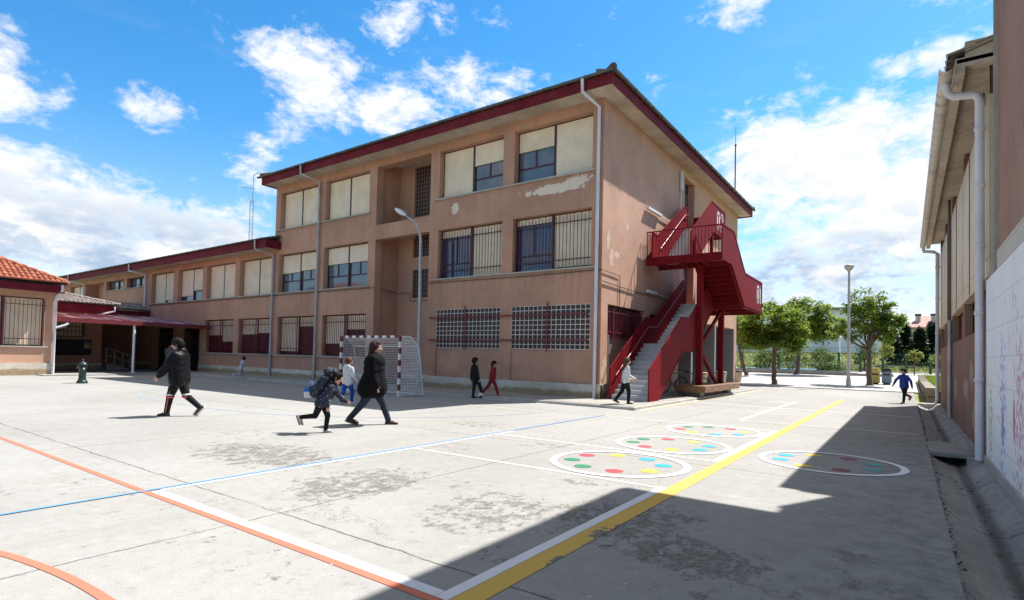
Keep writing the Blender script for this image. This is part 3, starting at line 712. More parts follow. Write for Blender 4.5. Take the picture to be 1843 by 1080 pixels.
    W(-23.96, -20.62, 1.27, 3.31, (.70, .34), M['dark_red'], None, grille=g2, lower=M['dark_red']); W(-27.92, -24.55, 1.27, 3.31, (.92, .24), M['dark_red'], None, grille=g2, lower=M['dark_red'])
    sill(t, fA, -16.41, -8.72, 8.03); sill(t, fA, -16.50, -8.72, 4.64); sill(t, fA, -28.2, -20.44, 8.06); sill(t, fA, -28.4, -20.45, 4.62); sill(t, fA, -28.4, -20.3, 1.27)
    for x0_, x1_ in ((-12.26, -8.90), (-16.14, -12.78)):
        blocks(t, fA, x0_, x1_, 1.74, 3.345, 17, 9, .026)
    rf = lambda u, v, d: (u, ry+d, v)
    for h in rh: blocks(t, rf, h[0], h[1], h[2], h[3], 6, max(6, int((h[3]-h[2])/.2)), .10, .018, None, 'mortar_dark')
    mb = MB()
    for z in (2.07, 3.0): mb.box(-16.5, YA-.075, z-.03, -9.0, YA-.03, z+.03)
    for x in (-14.5, -10.6): mb.box(x-.025, YA-.10, 1.66, x+.025, YA-.076, 3.45)
    for x in (-16.44, -12.5): 
        for z in (2.07, 3.0): mb.box(x-.02, YA-.03, z-.02, x+.02, YA, z+.02)
    mb.build('security_bar', M['red_bar'], t)
    # low barred window on the end wall, doors of the fire escape
    mb = MB(); mb.box(*fB(17.63, 2.28, .30), *fB(20.89, 3.35, .22)); wo = mb.build('window', M['dark_red'], t)
    mb = MB()
    for i in range(27): y = 17.68+i*.12; mb.box(XB-.10, y-.009, 2.14, XB-.08, y+.009, 3.26)
    for z in (2.40, 3.12): mb.box(XB-.08, 17.63, z-.02, XB-.06, 20.89, z+.02)
    for y in (18.2, 19.4, 20.3): mb.box(XB-.06, y-.03, 2.15, XB-.035, y+.03, 3.26)
    mb.build('grille', M['red_bar'], wo)
    mb = MB(); mb.box(*fB(21.5, 2.92, .25), *fB(22.4, 3.32, .2)); mb.build('window', M['black'], t)
    for z in (3.85, 7.36):
        h = 6.3 if z < 5 else 10.04
        mb = MB(); mb.box(*fB(25.6, z, .38), *fB(27.03, h, .33)); d = mb.build('door', M['frame_dark'], t)
        mb = MB(); mb.box(*fB(25.75, z+1.05, .328), *fB(26.28, h-.5, .322)); mb.box(*fB(26.4, z+1.05, .328), *fB(26.9, h-.5, .322)); mb.build('pane', M['glass_grey'], d)
    # pipes, cables, lamps on the wall
    xs = -8.64
    pipe(t, [(-8.86, 16.14, 10.84), (-8.86, 16.14, 10.36), (xs, YA-.13, 10.10), (xs, YA-.13, .05)], .06, M['pvc'], [(xs, YA-.13, z) for z in (9.0, 7.4, 5.4, 3.7, 1.9)])
    xs = -24.33
    pipe(t, [(-24.75, 16.14, 10.84), (-24.75, 16.14, 10.36), (xs, YA-.13, 10.10), (xs, YA-.13, .05)], .06, M['galv'], [(xs, YA-.13, z) for z in (9.2, 7.3, 4.6, 2.3)])
    mb = MB(); zc = 4.49
    mb.tube([(-44, YA-.03, zc-.02), (-28.4, YA-.03, zc-.01), (-20.15, YA-.03, zc), (-20.08, YA-.03, zc), (-20.15, YA+.2, zc), (-20.17, ry-.05, zc-.1), (-19.32, ry-.03, zc-.12), (-19.32, ry-.03, 3.98), (-18.1, ry-.03, 3.98)], .016, 6)
    mb.tube([(-16.62, YA-.03, zc), (-12, YA-.03, zc-.03), (-8.5, YA-.03, zc), (-8.46, YA-.03, zc), (-8.46, 18.5, 4.45), (-8.46, 18.5, 3.36)], .016, 6)
    mb.tube([(-8.46, YA, 4.1), (-8.46, 20.2, 4.03), (-8.46, 24.5, 4.03)], .018, 6)
    mb.build('cable', M['gutter'], t)
    for p, q in (((-8.40, 20.83, 7.48), (-8.40, 22.3, 7.48)), ((-8.40, 20.97, 4.17), (-8.40, 21.9, 4.17))):
        mb = MB(); mb.bar(p, q, .13, .09); mb.bar((q[0]-.04, q[1], q[2]), (q[0]-.04, q[1]+1.6, q[2]-.03), .035); mb.build('wall_light', M['white'], t)
    mb = MB(); mb.bar((-8.42, 24.9, 9.22), (-8.42, 24.9, 10.1), .10); mb.tube([(-8.44, 24.9, 9.22), (-8.44, 24.9, 4.2)], .02, 6); mb.build('cable_duct', M['white'], t)
    pipe(t, [(-8.60, 17.86, 2.3), (-8.60, 17.86, .1)], .05, M['galv'])
    return t
school()

def wing():
    t = thing('school_wing', 'long two-storey brown wing with cream shutters joined to the taller block', 'school wing', (-45, 22, 0))
    X0, X1 = -66, -28.405
    top = [(-31.95, -28.50), (-35.89, -32.50), (-39.8, -36.4), (-43.85, -40.45)]
    low = [(-31.94, -28.5), (-35.88, -32.47)]
    holes = [(a, b, 4.60, 6.71) for a, b in top]+[(a, b, 1.27, 3.29) for a, b in low]+[(-48.2, -44.82, 5.93, 6.68), (-52.2, -48.8, 5.93, 6.68), (-56.6, -52.75, 4.6, 6.69, .9), (-60.3, -57.2, 4.6, 6.69),
             (-39.6, -36.55, .05, 2.85, .5), (-43.4, -40.2, .05, 2.85, .5)]
    mb = MB(); facade(mb, fA, X0, X1, 0, 7.08, holes)
    mb.quad((X0, YA, 0), (X0, 27, 0), (X0, 27, 7.08), (X0, YA, 7.08)); mb.quad((X0, 27, 0), (X1, 27, 0), (X1, 27, 7.08), (X0, 27, 7.08))
    mb.quad((-56.6, YA+.9, 4.6), (-52.75, YA+.9, 4.6), (-52.75, YA+.9, 6.69), (-56.6, YA+.9, 6.69))
    mb.build('wall', M['stucco'], t)
    for a, b in ((-39.6, -36.55), (-43.4, -40.2)):
        mb = MB(); mb.box(a, YA+.45, .05, b, YA+.5, 2.85); o = mb.build('entrance_door', M['frame_dark'], t)
        for i in range(3): x = a+.1+(b-a-.1)/3*i; mb = MB(); mb.box(x, YA+.44, .9, x+(b-a)/3-.15, YA+.448, 2.5); mb.build('pane', M['glass'], o)
    mb = MB(); mb.box(X0, YA-.05, 0, -43.5, YA, .5); mb.box(-40.1, YA-.05, 0, -39.65, YA+.3, .5); mb.box(-36.5, YA-.05, 0, -28.41, YA+.1, .5); mb.build('plinth', M['plinth'], t)
    y0 = 16.2; xe = -27.78
    mb = MB(); mb.box(X0-.5, y0+.04, 7.03, xe-.04, YA-.002, 7.10); mb.build('soffit', M['soffit'], t)
    mb = MB(); mb.box(X0-.5, y0, 6.97, xe, y0+.038, 7.40); mb.box(xe-.038, y0+.039, 6.97, xe, YA-.003, 7.40); mb.build('fascia', M['maroon'], t)
    mb = MB(); hw = [(.07*math.cos(R(a)), .07*math.sin(R(a))) for a in range(180, 361, 20)]
    for p, q in zip(hw, hw[1:]): mb.quad((X0, y0-.075+p[0], 7.47+p[1]), (xe+.05, y0-.075+p[0], 7.47+p[1]), (xe+.05, y0-.075+q[0], 7.47+q[1]), (X0, y0-.075+q[0], 7.47+q[1]))
    x = X0
    while x < xe: mb.box(x, y0-.15, 7.39, x+.03, y0-.002, 7.485); x += .8
    mb.build('gutter', M['gutter'], t)
    mb = MB(); mb.add([(X0-.5, y0-.05, 7.45), (xe, y0-.05, 7.45), (xe, YA-.01, 7.75), (X0-.5, YA-.01, 7.75)], ((0, 1, 2, 3),))
    mb.add([(X0-.5, YA-.01, 7.75), (-28.41, YA-.01, 7.75), (-28.41, 22, 9.3), (X0-.5, 22, 9.3), (-28.41, 27.5, 7.42), (X0-.5, 27.5, 7.42)], ((0, 1, 2, 3), (3, 2, 4, 5)))
    x = X0
    while x < xe: mb.tube([(x, y0+.06, 7.47), (x, y0+.8, 7.70)], .06, 8); x += .24
    mb.build('roof', M['roof'], t)
    W = lambda *a, **k: window(t, fA, *a, **k)
    for (a, b), dr in zip(top, ((1., 1.), (1., 1.), (.84, .68), (1., .92))): W(a, b, 4.60, 6.71, dr, M['frame_dark'], M['glass_blue'])
    for (a, b), dr in zip(low, ((.44, .40), (.46, .66))): W(a, b, 1.27, 3.29, dr, M['dark_red'], None, grille=dict(mat=M['red_bar'], at=.12, gap=.14), lower=M['dark_red'])
    for a, b in ((-48.2, -44.82), (-52.2, -48.8)): W(a, b, 5.93, 6.68, (0, 0), M['frame_maroon'], M['glass_grey'])
    W(-60.3, -57.2, 4.6, 6.69, (.6, .55), M['frame_dark'], M['glass'])
    sill(t, fA, -44.1, -28.41, 4.60); sill(t, fA, -52.4, -44.75, 5.93); sill(t, fA, -36.3, -28.41, 1.27)
    for xs, xg, m, zb in ((-28.31, -28.7, 'galv', .05), (-44.6, -45.2, 'pvc', 4.4), (-56.7, -57.6, 'pvc', 4.0)):
        pipe(t, [(xg, 16.12, 7.48), (xg, 16.12, 6.94), (xs, YA-.13, 6.72), (xs, YA-.13, zb)], .06, M[m], [(xs, YA-.13, z) for z in (6.0, 4.7, 3.4, 2.) if z > zb])
    return t
wing()
def mast():
    t = thing('antenna_mast', 'thin lattice antenna mast rising from the roof of the two-storey wing', 'antenna', (-36.1, 20, 8.6))
    mb = MB(); n = 12
    for a in range(3):
        q = [(-36.1+.14*math.cos(R(120*a)), 20+.14*math.sin(R(120*a)))]
        mb.tube([(q[0][0], q[0][1], 8.5), (q[0][0], q[0][1], 11.6)], .02, 5)
        for i in range(n):
            b = a+(1 if i % 2 else 2); mb.bar((q[0][0], q[0][1], 8.6+i*.25), (-36.1+.14*math.cos(R(120*b)), 20+.14*math.sin(R(120*b)), 8.85+i*.25), .014)
    mb.build('lattice', M['galv'], t)
    mb = MB(); mb.tube([(-36.1, 20, 11.4), (-36.05, 20, 13.35)], .03, 6); mb.build('pole', M['galv'], t)
    mb = MB(); mb.bar((-37.6, 20, 12.75), (-36.0, 20, 12.4), .035)
    for i in range(6): x = -37.5+i*.25; mb.bar((x, 19.8, 12.73-.055*i), (x, 20.2, 12.73-.055*i), .014)
    mb.bar((-36.05, 20, 13.33), (-35.3, 20, 13.40), .03)
    mb.build('aerial', M['galv'], t)
    t = thing('lightning_rod', 'slim dark lightning rod above the far corner of the tall block roof', 'lightning rod', (-8.6, 35.2, 10.9))
    mb = MB(); mb.tube([(-8.6, 35.2, 10.8), (-8.6, 35.2, 14.7)], .04, 6); mb.build('pole', M['gutter'], t)
    mb = MB(); mb.ball((-8.6, 35.2, 14.72), .075, n=8, m=6); mb.tube([(-8.6, 35.2, 14.7), (-8.6, 35.2, 15.9)], [.022, .008], 5); mb.build('tip', M['gutter'], t)
mast()

# ------------------------------------------------------------------ entrance side
def tiles(mb, o, du, ds, nu, ns, r=.095, clip=None, lift=.03):
    """rows of half-round tiles: o origin at the eave, du along the eave, ds up the slope"""
    o, du, ds = Vector(o), Vector(du), Vector(ds); nrm = du.cross(ds).normalized(); nrm = nrm if nrm.z > 0 else -nrm; a = du.normalized()
    for j in range(ns):
        for i in range(nu):
            c = o+du*(i+.5)+ds*j
            if clip and not clip(c+ds*.5): continue
            k = 5; vs = []
            for e, up in ((0., lift), (1.12, 0.)):
                for q in range(k+1):
                    t = math.pi*q/k; vs.append(c+ds*e+a*(r*(1.06 if e == 0 else .94)*math.cos(t))+nrm*(r*math.sin(t)*.8+up))
            mb.add(vs, [(q, q+1, k+2+q, k+1+q) for q in range(k)], True)
            mb.add(vs[:k+1], (tuple(range(k+1)),))
def annex():
    t = thing('tiled_annex', 'single-storey brown annex with orange tile roof and barred window', 'annex', (-39, 2, 0))
    X, Y1 = -34.7, 9.25; fX = lambda u, v, d: (X-d, u, v)
    mb = MB(); facade(mb, fX, -12, Y1, 0, 4.35, [(5.75, 8.84, 1.42, 3.79), (.5, 3.6, 1.42, 3.79)])
    mb.quad((X, Y1, 0), (-46, Y1, 0), (-46, Y1, 4.35), (X, Y1, 4.35)); mb.quad((-46, -12, 0), (-46, Y1, 0), (-46, Y1, 4.35), (-46, -12, 4.35))
    mb.build('wall', M['stucco_end'], t)
    mb = MB(); mb.box(X-.05, -12, 0, X+.06, Y1+.06, .60); mb.box(-46, Y1-.05, 0, X-.051, Y1+.06, .60); mb.build('plinth', M['plinth'], t)
    for a, b in ((5.75, 8.84), (.5, 3.6)):
        window(t, fX, a, b, 1.42, 3.79, (.99, .99), M['frame_dark'], M['glass'], grille=dict(mat=M['red_bar'], at=-.05, gap=.155, top=.1))
    sill(t, fX, 5.55, 9.0, 1.42); sill(t, fX, .3, 3.8, 1.42)
    xe, ye = -34.0, 9.40
    mb = MB(); mb.box(-46, -12, 4.10, xe-.04, ye-.04, 4.16); mb.build('soffit', M['soffit'], t)
    mb = MB(); mb.box(xe-.038, -12, 4.06, xe, ye, 4.42); mb.box(-46, ye-.038, 4.06, xe-.039, ye, 4.42); mb.build('fascia', M['maroon'], t)
    mb = MB(); s = .50; e = .10; zb = 4.52
    mb.add([(xe+e, -12, zb-.05), (xe+e, ye+e, zb-.05), (-40.2, ye+e-6.2, zb+6.2*s-.05), (-40.2, -12, zb+6.2*s-.05), (-46, ye+e, zb-.05), (-46, ye+e-6.2, zb+6.2*s-.05)], ((0, 1, 2, 3), (1, 4, 5, 2)))
    mb.build('roof_deck', M['gutter'], t)
    mb = MB(); L = math.hypot(1, s); st = .36
    tiles(mb, (xe+e+.05, -3, zb), (0, .215, 0), (-st/L, 0, s*st/L), 59, 19, .105, lambda c: c.y < ye+e-(xe+e-c.x)+.02)
    tiles(mb, (xe+e, ye+e+.05, zb), (-.215, 0, 0), (0, -st/L, s*st/L), 40, 19, .105, lambda c: c.x < xe+e-(ye+e-c.y)+.05)
    for i in range(20):
        a = i*.31+.10; mb.cap((xe+e-a, ye+e-a, zb+a*s+.10), (xe+e-a-.34, ye+e-a-.34, zb+(a+.34)*s+.06), .115, .10, 8)
    mb.build('roof', M['terracotta'], t)
    mb = MB(); mb.tube([(-33.94, 9.3, 4.46), (-33.94, 9.3, 4.2), (-34.6, 9.23, 3.85), (-34.6, 9.23, .05)], .06, 12); mb.tube([(-34.6, 9.25, 2.35), (-34.5, 9.6, 2.5), (-34.5, 9.75, 2.6)], .055, 12)
    mb.build('downpipe', M['pvc'], t)
annex()
def entrance():
    t = thing('entrance_block', 'low brown connecting block with weathered grey tile roof behind the canopy', 'entrance block', (-44, 13, 0))
    X = -41.0; fX = lambda u, v, d: (X-d, u, v)
    mb = MB(); facade(mb, fX, 9.3, 13.32, 0, 3.6, [(9.6, 12.4, 2.02, 3.0)])
    mb.quad((X, 13.32, 0), (-46, 13.32, 0), (-46, 13.32, 3.6), (X, 13.32, 3.6)); mb.quad((-46, 9, 0), (-46, 17.1, 0), (-46, 17.1, 4.), (-46, 9, 4.))
    mb.build('wall', M['stucco'], t)
    mb = MB(); mb.box(X-.02, 9.3, 0, X+.05, 13.37, .46); mb.build('plinth', M['plinth'], t)
    window(t, fX, 9.6, 12.4, 2.02, 3.0, (.98, .98), M['frame_dark'], M['glass'], grille=dict(mat=M['frame_dark'], at=.05, gap=.2, top=.05), subs=False); sill(t, fX, 9.5, 12.5, 2.02)
    mb = MB(); mb.box(-41.0, 9.3, 3.52, -40.85, 14.0, 4.05); mb.box(-46, 13.99, 3.52, -40.99, 14.05, 4.05); mb.box(-44.0, 14.06, 3.55, -43.9, 17.09, 4.02); mb.build('fascia', M['maroon'], t)
    mb = MB(); mb.box(-46, 9.3, 3.45, -41.01, 13.98, 3.55); mb.box(-46, 14.06, 3.4, -44.01, 17.09, 3.5); mb.build('soffit', M['soffit'], t)
    mb = MB(); s = .27
    mb.add([(-40.75, 9.2, 4.04), (-40.75, 14.1, 4.04), (-44.1, 10.8, 4.04+3.3*s), (-44.1, 9.2, 4.04+3.3*s), (-46, 14.1, 4.04), (-46, 10.8, 4.9)], ((0, 1, 2, 3), (1, 4, 5, 2)))
    mb.add([(-43.85, 14.0, 4.04), (-43.85, 17.09, 4.04), (-46, 17.09, 4.6), (-46, 14.0, 4.6)], ((0, 1, 2, 3),)); mb.build('roof_deck', M['gutter'], t)
    mb = MB(); L = math.hypot(1, s); st = .36
    tiles(mb, (-40.68, 9.2, 4.08), (0, .215, 0), (-st/L, 0, s*st/L), 23, 10, .10, lambda c: c.y < 14.15+(c.x+40.68)+.1)
    for i in range(11):
        a = i*.31; mb.cap((-40.7-a, 14.1-a, 4.16+a*s), (-41.04-a, 13.76-a, 4.14+(a+.34)*s), .10, .09, 8)
    mb.build('roof', M['grey_tile'], t)
    mb = MB(); tiles(mb, (-43.78, 14.1, 4.08), (0, .215, 0), (-st/L, 0, s*st/L), 14, 6, .10); mb.build('roof', M['grey_tile'], t)
    mb = MB(); mb.tube([(-40.75, 13.85, 4.0), (-40.7, 13.85, 3.72), (-40.9, 13.2, 3.5), (-41.0, 12.6, 3.36)], .06, 10); mb.build('downpipe', M['pvc'], t)
    # canopy
    t = thing('entrance_canopy', 'maroon sloping sheet canopy on a slim white post over the entrance', 'canopy', (-38, 13, 2.9))
    za = lambda x: 2.90+(-35.15-x)*.090
    mb = MB()
    ys = [9.27+k*(17.08-9.27)/26 for k in range(27)]
    for a, b in zip(ys, ys[1:]):
        w = (b-a)*.28
        mb.add([(-35.15, a, za(-35.15)), (-35.15, b, za(-35.15)), (-43.6, b, za(-43.6)), (-43.6, a, za(-43.6))], ((0, 1, 2, 3),))
        mb.add([(-35.15, a, za(-35.15)+.004), (-35.15, a+w*.3, za(-35.15)+.045), (-35.15, a+w*.8, za(-35.15)+.045), (-35.15, a+w, za(-35.15)+.004),
                (-43.6, a, za(-43.6)+.004), (-43.6, a+w*.3, za(-43.6)+.045), (-43.6, a+w*.8, za(-43.6)+.045), (-43.6, a+w, za(-43.6)+.004)], ((0, 1, 5, 4), (1, 2, 6, 5), (2, 3, 7, 6)))
    mb.build('canopy_sheet', M['canopy'], t)
    mb = MB(); mb.box(-35.15, 9.27, 2.70, -35.08, 17.08, 2.93)
    for y in (9.4, 11.2, 12.9, 14.9, 16.9): mb.bar((-35.2, y, 2.79), (-41.0, y, 3.31), .08, .14)
    mb.build('beam', M['red_bar'], t)
    mb = MB(); mb.tube([(-35.2, 12.95, .02), (-35.2, 12.95, 2.72)], .065, 12); mb.box(-35.32, 12.83, .05, -35.08, 13.07, .065); mb.build('post', M['white'], t)
    t = thing('notice_board', 'dark notice board with one small yellow and blue poster on the entrance wall', 'notice board', (-40.95, 12, .9))
    mb = MB(); mb.box(-40.99, 10.4, .92, -40.90, 12.76, 1.86); mb.build('board', M['dark_in'], t)
    mb = MB(); mb.box(-40.895, 12.36, 1.33, -40.885, 12.72, 1.80); po = mb.build('poster', plain('poster blue', (.10, .16, .24)), t)
    mb = MB(); mb.box(-40.884, 12.39, 1.36, -40.880, 12.69, 1.60); mb.build('picture', plain('poster yellow', (.42, .36, .09), scale=12.), po)
    t = thing('ramp_railing', 'pale tubular handrail sloping down the entrance ramp', 'railing', (-40.2, 14, 0))
    mb = MB(); X = -40.3; pts = [(13.35, .50), (13.8, .40), (14.25, .18), (14.72, .05)]
    for k, dz in ((0, .88), (1, .45)): mb.tube([(X, 13.35, .5+dz), (X, 13.75, .42+dz), (X, 14.72, .02+dz)], .026, 8)
    mb.build('handrail', M['galv'], t)
    for y, z in pts:
        mb = MB(); mb.tube([(X, y, z-.02), (X, y, z+.86)], .024, 8); mb.build('post', M['galv'], t)
    mb = MB(); mb.px([(13.33, 0), (14.8, 0), (13.8, .40), (13.33, .46)], -44, -40.2); struct(mb.build('entrance_ramp_path', M['conc']))
    # green iron drinking fountain
    t = thing('drinking_fountain', 'dark green cast iron drinking fountain post with a domed cap', 'drinking fountain', (-26.6, 8.04, 0))
    c = (-26.6, 8.04, 0)
    mb = MB(); mb.lathe(c, [(.001, 0), (.19, 0), (.19, .05), (.165, .09), (.135, .14), (.125, .20), (.118, .60), (.14, .63), (.14, .67), (.12, .69)], 20); mb.build('column', M['green'], t)
    mb = MB(); mb.lathe(c, [(.12, .69), (.165, .705), (.165, .745), (.13, .80), (.075, .845), (.035, .86), (.03, .89), (.045, .915), (.03, .945), (.001, .955)], 20); mb.build('cap', M['green'], t)
    mb = MB(); mb.tube([(c[0]+.12, c[1], .60), (c[0]+.22, c[1]-.03, .60), (c[0]+.23, c[1]-.03, .55)], .022, 8); mb.ball((c[0]-.02, c[1]-.16, .62), .03, n=8, m=6); mb.build('tap', M['galv'], t)
entrance()

# ------------------------------------------------------------------ gym side
def gym():
    t = thing('gym_building', 'low brown gym with beige panel shutters, pale gutter and downpipes', 'gym', (4, 19, 0))
    X = 1.03; fX = lambda u, v, d: (X+d, u, v)
    bays = [(11.15, 15.72), (16.08, 19.55), (19.98, 23.2), (23.6, 26.25)]
    holes = [(a, b, 2.10, 6.24, .14) for a, b in bays]
    mb = MB(); facade(mb, fX, 11.12, 26.6, -.02, 6.26, holes)
    mb.quad((X, 26.6, 0), (11, 26.6, 0), (11, 26.6, 6.26), (X, 26.6, 6.26)); mb.quad((11, 11.12, 0), (11, 26.6, 0), (11, 26.6, 6.26), (11, 11.12, 6.26))
    for a, b in bays: mb.quad((X+.30, a, 2.0), (X+.30, b, 2.0), (X+.30, b, 6.24), (X+.30, a, 6.24))
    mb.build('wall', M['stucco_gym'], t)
    for a, b in bays:
        mb = MB(); mb.box(X-.02, a-.10, 2.84, X+.12, b+.10, 5.66); mb.box(X-.028, a-.10, 3.14, X-.021, b+.10, 3.165); mb.box(X-.028, a-.10, 2.84, X-.021, b+.10, 2.90)
        n = 3 if b-a > 4 else 2
        o = mb.build('panel_shutter', M['beige_panel'], t)
        mb = MB()
        for i in range(1, n): y = a+(b-a)/n*i; mb.box(X-.034, y-.03, 2.84, X-.021, y+.03, 5.66)
        mb.build('mullion', M['stucco_gym'], o)
        mb = MB()
        for i in range(n): y = a+(b-a)/n*i; mb.box(X+.16, y+.1, 2.12, X+.2, y+(b-a)/n-.1, 2.84)
        mb.build('window', M['red_bar'], t)
    mb = MB(); mb.box(.62, 10.92, 6.18, X+.6, 26.9, 6.24); mb.box(.60, 10.92, 6.02, .72, 26.9, 6.26); mb.box(.72, 10.92, 6.12, 1.45, 11.1, 6.5); mb.build('soffit', M['soffit'], t)
    mb = MB(); mb.add([(.55, 10.88, 6.27), (.55, 26.95, 6.27), (6, 26.95, 7.9), (6, 10.88, 7.9), (11.5, 26.95, 6.27), (11.5, 10.88, 6.27)], ((0, 1, 2, 3), (3, 2, 4, 5))); mb.build('roof_deck', M['gutter'], t)
    mb = MB(); tiles(mb, (.52, 10.9, 6.30), (0, .22, 0), (.34, 0, .10), 73, 6, .10); mb.build('roof', M['grey_tile'], t)
    mb = MB(); hw = [(.095*math.cos(R(a)), .095*math.sin(R(a))) for a in range(180, 361, 15)]; xc, zc = .49, 6.12
    for p, q in zip(hw, hw[1:]): mb.quad((xc+p[0], 10.75, zc+p[1]), (xc+p[0], 26.8, zc+p[1]), (xc+q[0], 26.8, zc+q[1]), (xc+q[0], 10.75, zc+q[1]))
    y = 10.9
    while y < 26.8:
        for p, q in zip(hw, hw[1:]): mb.quad((xc+p[0]*1.09, y, zc+p[1]*1.09), (xc+p[0]*1.09, y+.05, zc+p[1]*1.09), (xc+q[0]*1.09, y+.05, zc+q[1]*1.09), (xc+q[0]*1.09, y, zc+q[1]*1.09))
        y += .42
    mb.build('gutter', M['gutter_pale'], t)
    pipe(t, [(.49, 11.25, 6.03), (.53, 11.25, 5.86), (.60, 11.25, 5.80), (.84, 11.25, 5.77), (.89, 11.25, 5.74), (.92, 11.25, 5.66), (.92, 11.25, .02)], .060, M['pvc'], [(.92, 11.25, z) for z in (5.2, 4.3, 3.35, 2.3, 1.25)])
    pipe(t, [(.50, 26.5, 6.0), (.52, 26.5, 5.86), (.8, 26.4, 5.8), (.93, 26.3, 5.7), (.93, 26.3, .15), (.86, 26.2, .06)], .065, M['pvc'], [(.93, 26.3, z) for z in (5.2, 4.0, 2.7, 1.3)])
    pipe(t, [(.96, 19.75, 6.15), (.96, 19.75, 2.75)], .035, M['gutter']); pipe(t, [(.97, 19.75, 2.74), (.97, 19.75, .03)], .055, M['galv'])
    mb = MB(); mb.tube([(1.0, 11.6, 5.9), (1.0, 11.62, 4.6), (.99, 11.58, 3.2)], .014, 5); mb.build('cable', M['gutter'], t)
    # taller hall that the camera stands beside
    t = thing('tall_hall', 'tall rough brown hall with a pale block course and white batten at its corner', 'hall', (4, 2, 0))
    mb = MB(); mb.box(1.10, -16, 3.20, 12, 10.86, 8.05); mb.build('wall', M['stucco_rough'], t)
    m, tt = mat_new('cream block wall'); p = tt.pos(); x, y, z = tt.sep(p)
    br = tt.n('ShaderNodeTexBrick', {'Vector': tt.comb(y, z, 0.), 'Color1': (.56, .51, .43, 1), 'Color2': (.50, .46, .38, 1), 'Mortar': (.36, .32, .26, 1), 'Scale': 1., 'Mortar Size': .006, 'Brick Width': .5, 'Row Height': .225}).outputs[0]
    finish(tt, br, .85, tt.noise(p, 40., 4., .6), .4, .006)
    mb = MB(); mb.box(1.085, -16, -.05, 12, 10.86, 3.197); mb.build('block_course', m, t)
    mb = MB(); mb.box(1.05, 10.862, 2.6, 1.12, 10.91, 8.0); mb.build('batten', M['conc_light'], t)
    mb = MB(); mb.box(-.46, -16.5, 8.06, 12.4, 10.7, 8.22); mb.build('roof', M['conc'], t)
    # low painted block wall
    m, tt = mat_new('white painted blockwork'); p = tt.pos(); x, y, z = tt.sep(p)
    v2 = tt.comb(y, z, 0.)
    br = tt.n('ShaderNodeTexBrick', {'Vector': v2, 'Color1': (1, 1, 1, 1), 'Color2': (.9, .9, .9, 1), 'Mortar': (0, 0, 0, 1), 'Scale': 1., 'Mortar Size': .010, 'Mortar Smooth': .5, 'Brick Width': 1.0, 'Row Height': .40}).outputs[0]
    n1 = tt.noise(p, 1.3, 6., .65)
    c = tt.mix(tt.sm(n1, .3, .7), (.82, .82, .82), (.88, .88, .88))
    c = tt.mix(tt.m('MULTIPLY', tt.m('SUBTRACT', 1., br), .28), c, (.33, .33, .33))
    chip = tt.m('MULTIPLY', tt.sm(tt.noise(tt.scale(p, (1, 2.6, .8)), 3.2, 10., .72), .585, .60), tt.sm(tt.noise(p, .7, 3., .5), .5, .6))
    c = tt.mix(tt.m('MULTIPLY', chip, .7), c, (.36, .30, .23))
    # children's paint: columns of little leaf-shaped dabs
    vo = tt.n('ShaderNodeTexVoronoi', {'Vector': tt.comb(tt.m('MULTIPLY', y, 15.), tt.m('MULTIPLY', z, 9.), 0.), 'Scale': 1., 'Randomness': .9}, voronoi_dimensions='2D')
    dab = tt.sm(vo.outputs['Distance'], .42, .34); rc = tt.sep(vo.outputs['Color'])[0]
    for cy, cz, ra, rb, ca, cb in ((9.35, .95, .30, .95, (.05, .20, .70), (.20, .26, .72)), (8.05, .95, .36, 1.0, (.62, .07, .22), (.66, .24, .36)), (10.55, .6, .22, .6, (.42, .30, .16), (.28, .32, .2)),
                                   (6.9, 1.1, .4, 1.1, (.50, .16, .30), (.6, .35, .42)), (5.7, 1.0, .4, 1.1, (.12, .4, .2), (.5, .45, .1))):
        k = tt.m('MULTIPLY', dab, tt.sm(tt.m('ADD', tt.blob(y, z, cy, cz, ra, rb), tt.m('SUBTRACT', rc, .5)), .15, .3))
        c = tt.mix(tt.m('MULTIPLY', k, .85), c, tt.mix(rc, ca, cb))
    for cy, cz, ca in ((9.32, .72, (.20, .13, .48)), (8.42, .86, (.50, .09, .20)), (6.9, .8, (.4, .1, .3))):
        c = tt.mix(tt.m('MULTIPLY', tt.sm(tt.blob(y, z, cy, cz, .085, .30), .1, .2), .8), c, ca)
    dirt = tt.m('MULTIPLY', tt.sm(tt.m('ADD', z, tt.m('MULTIPLY', tt.noise(p, 3., 5., .6), .25)), .28, .10), .45)
    c = tt.mix(dirt, c, (.30, .27, .23))
    finish(tt, c, .7, tt.m('ADD', br, tt.m('MULTIPLY', tt.noise(p, 30., 4., .6), .6)), .5, .008, spec=.3)
    mb = MB(); mb.box(.985, -16, -.05, 1.08, 11.12, 2.78)
    tag(mb.build('painted_wall', m, None), 'low white block wall spattered with blue and pink paint dabs', 'wall')
    mb = MB(); mb.box(.955, -16, -.06, .984, 11.1, .12); o = mb.build('wall_base_ground', M['conc_light']); struct(o)
gym()

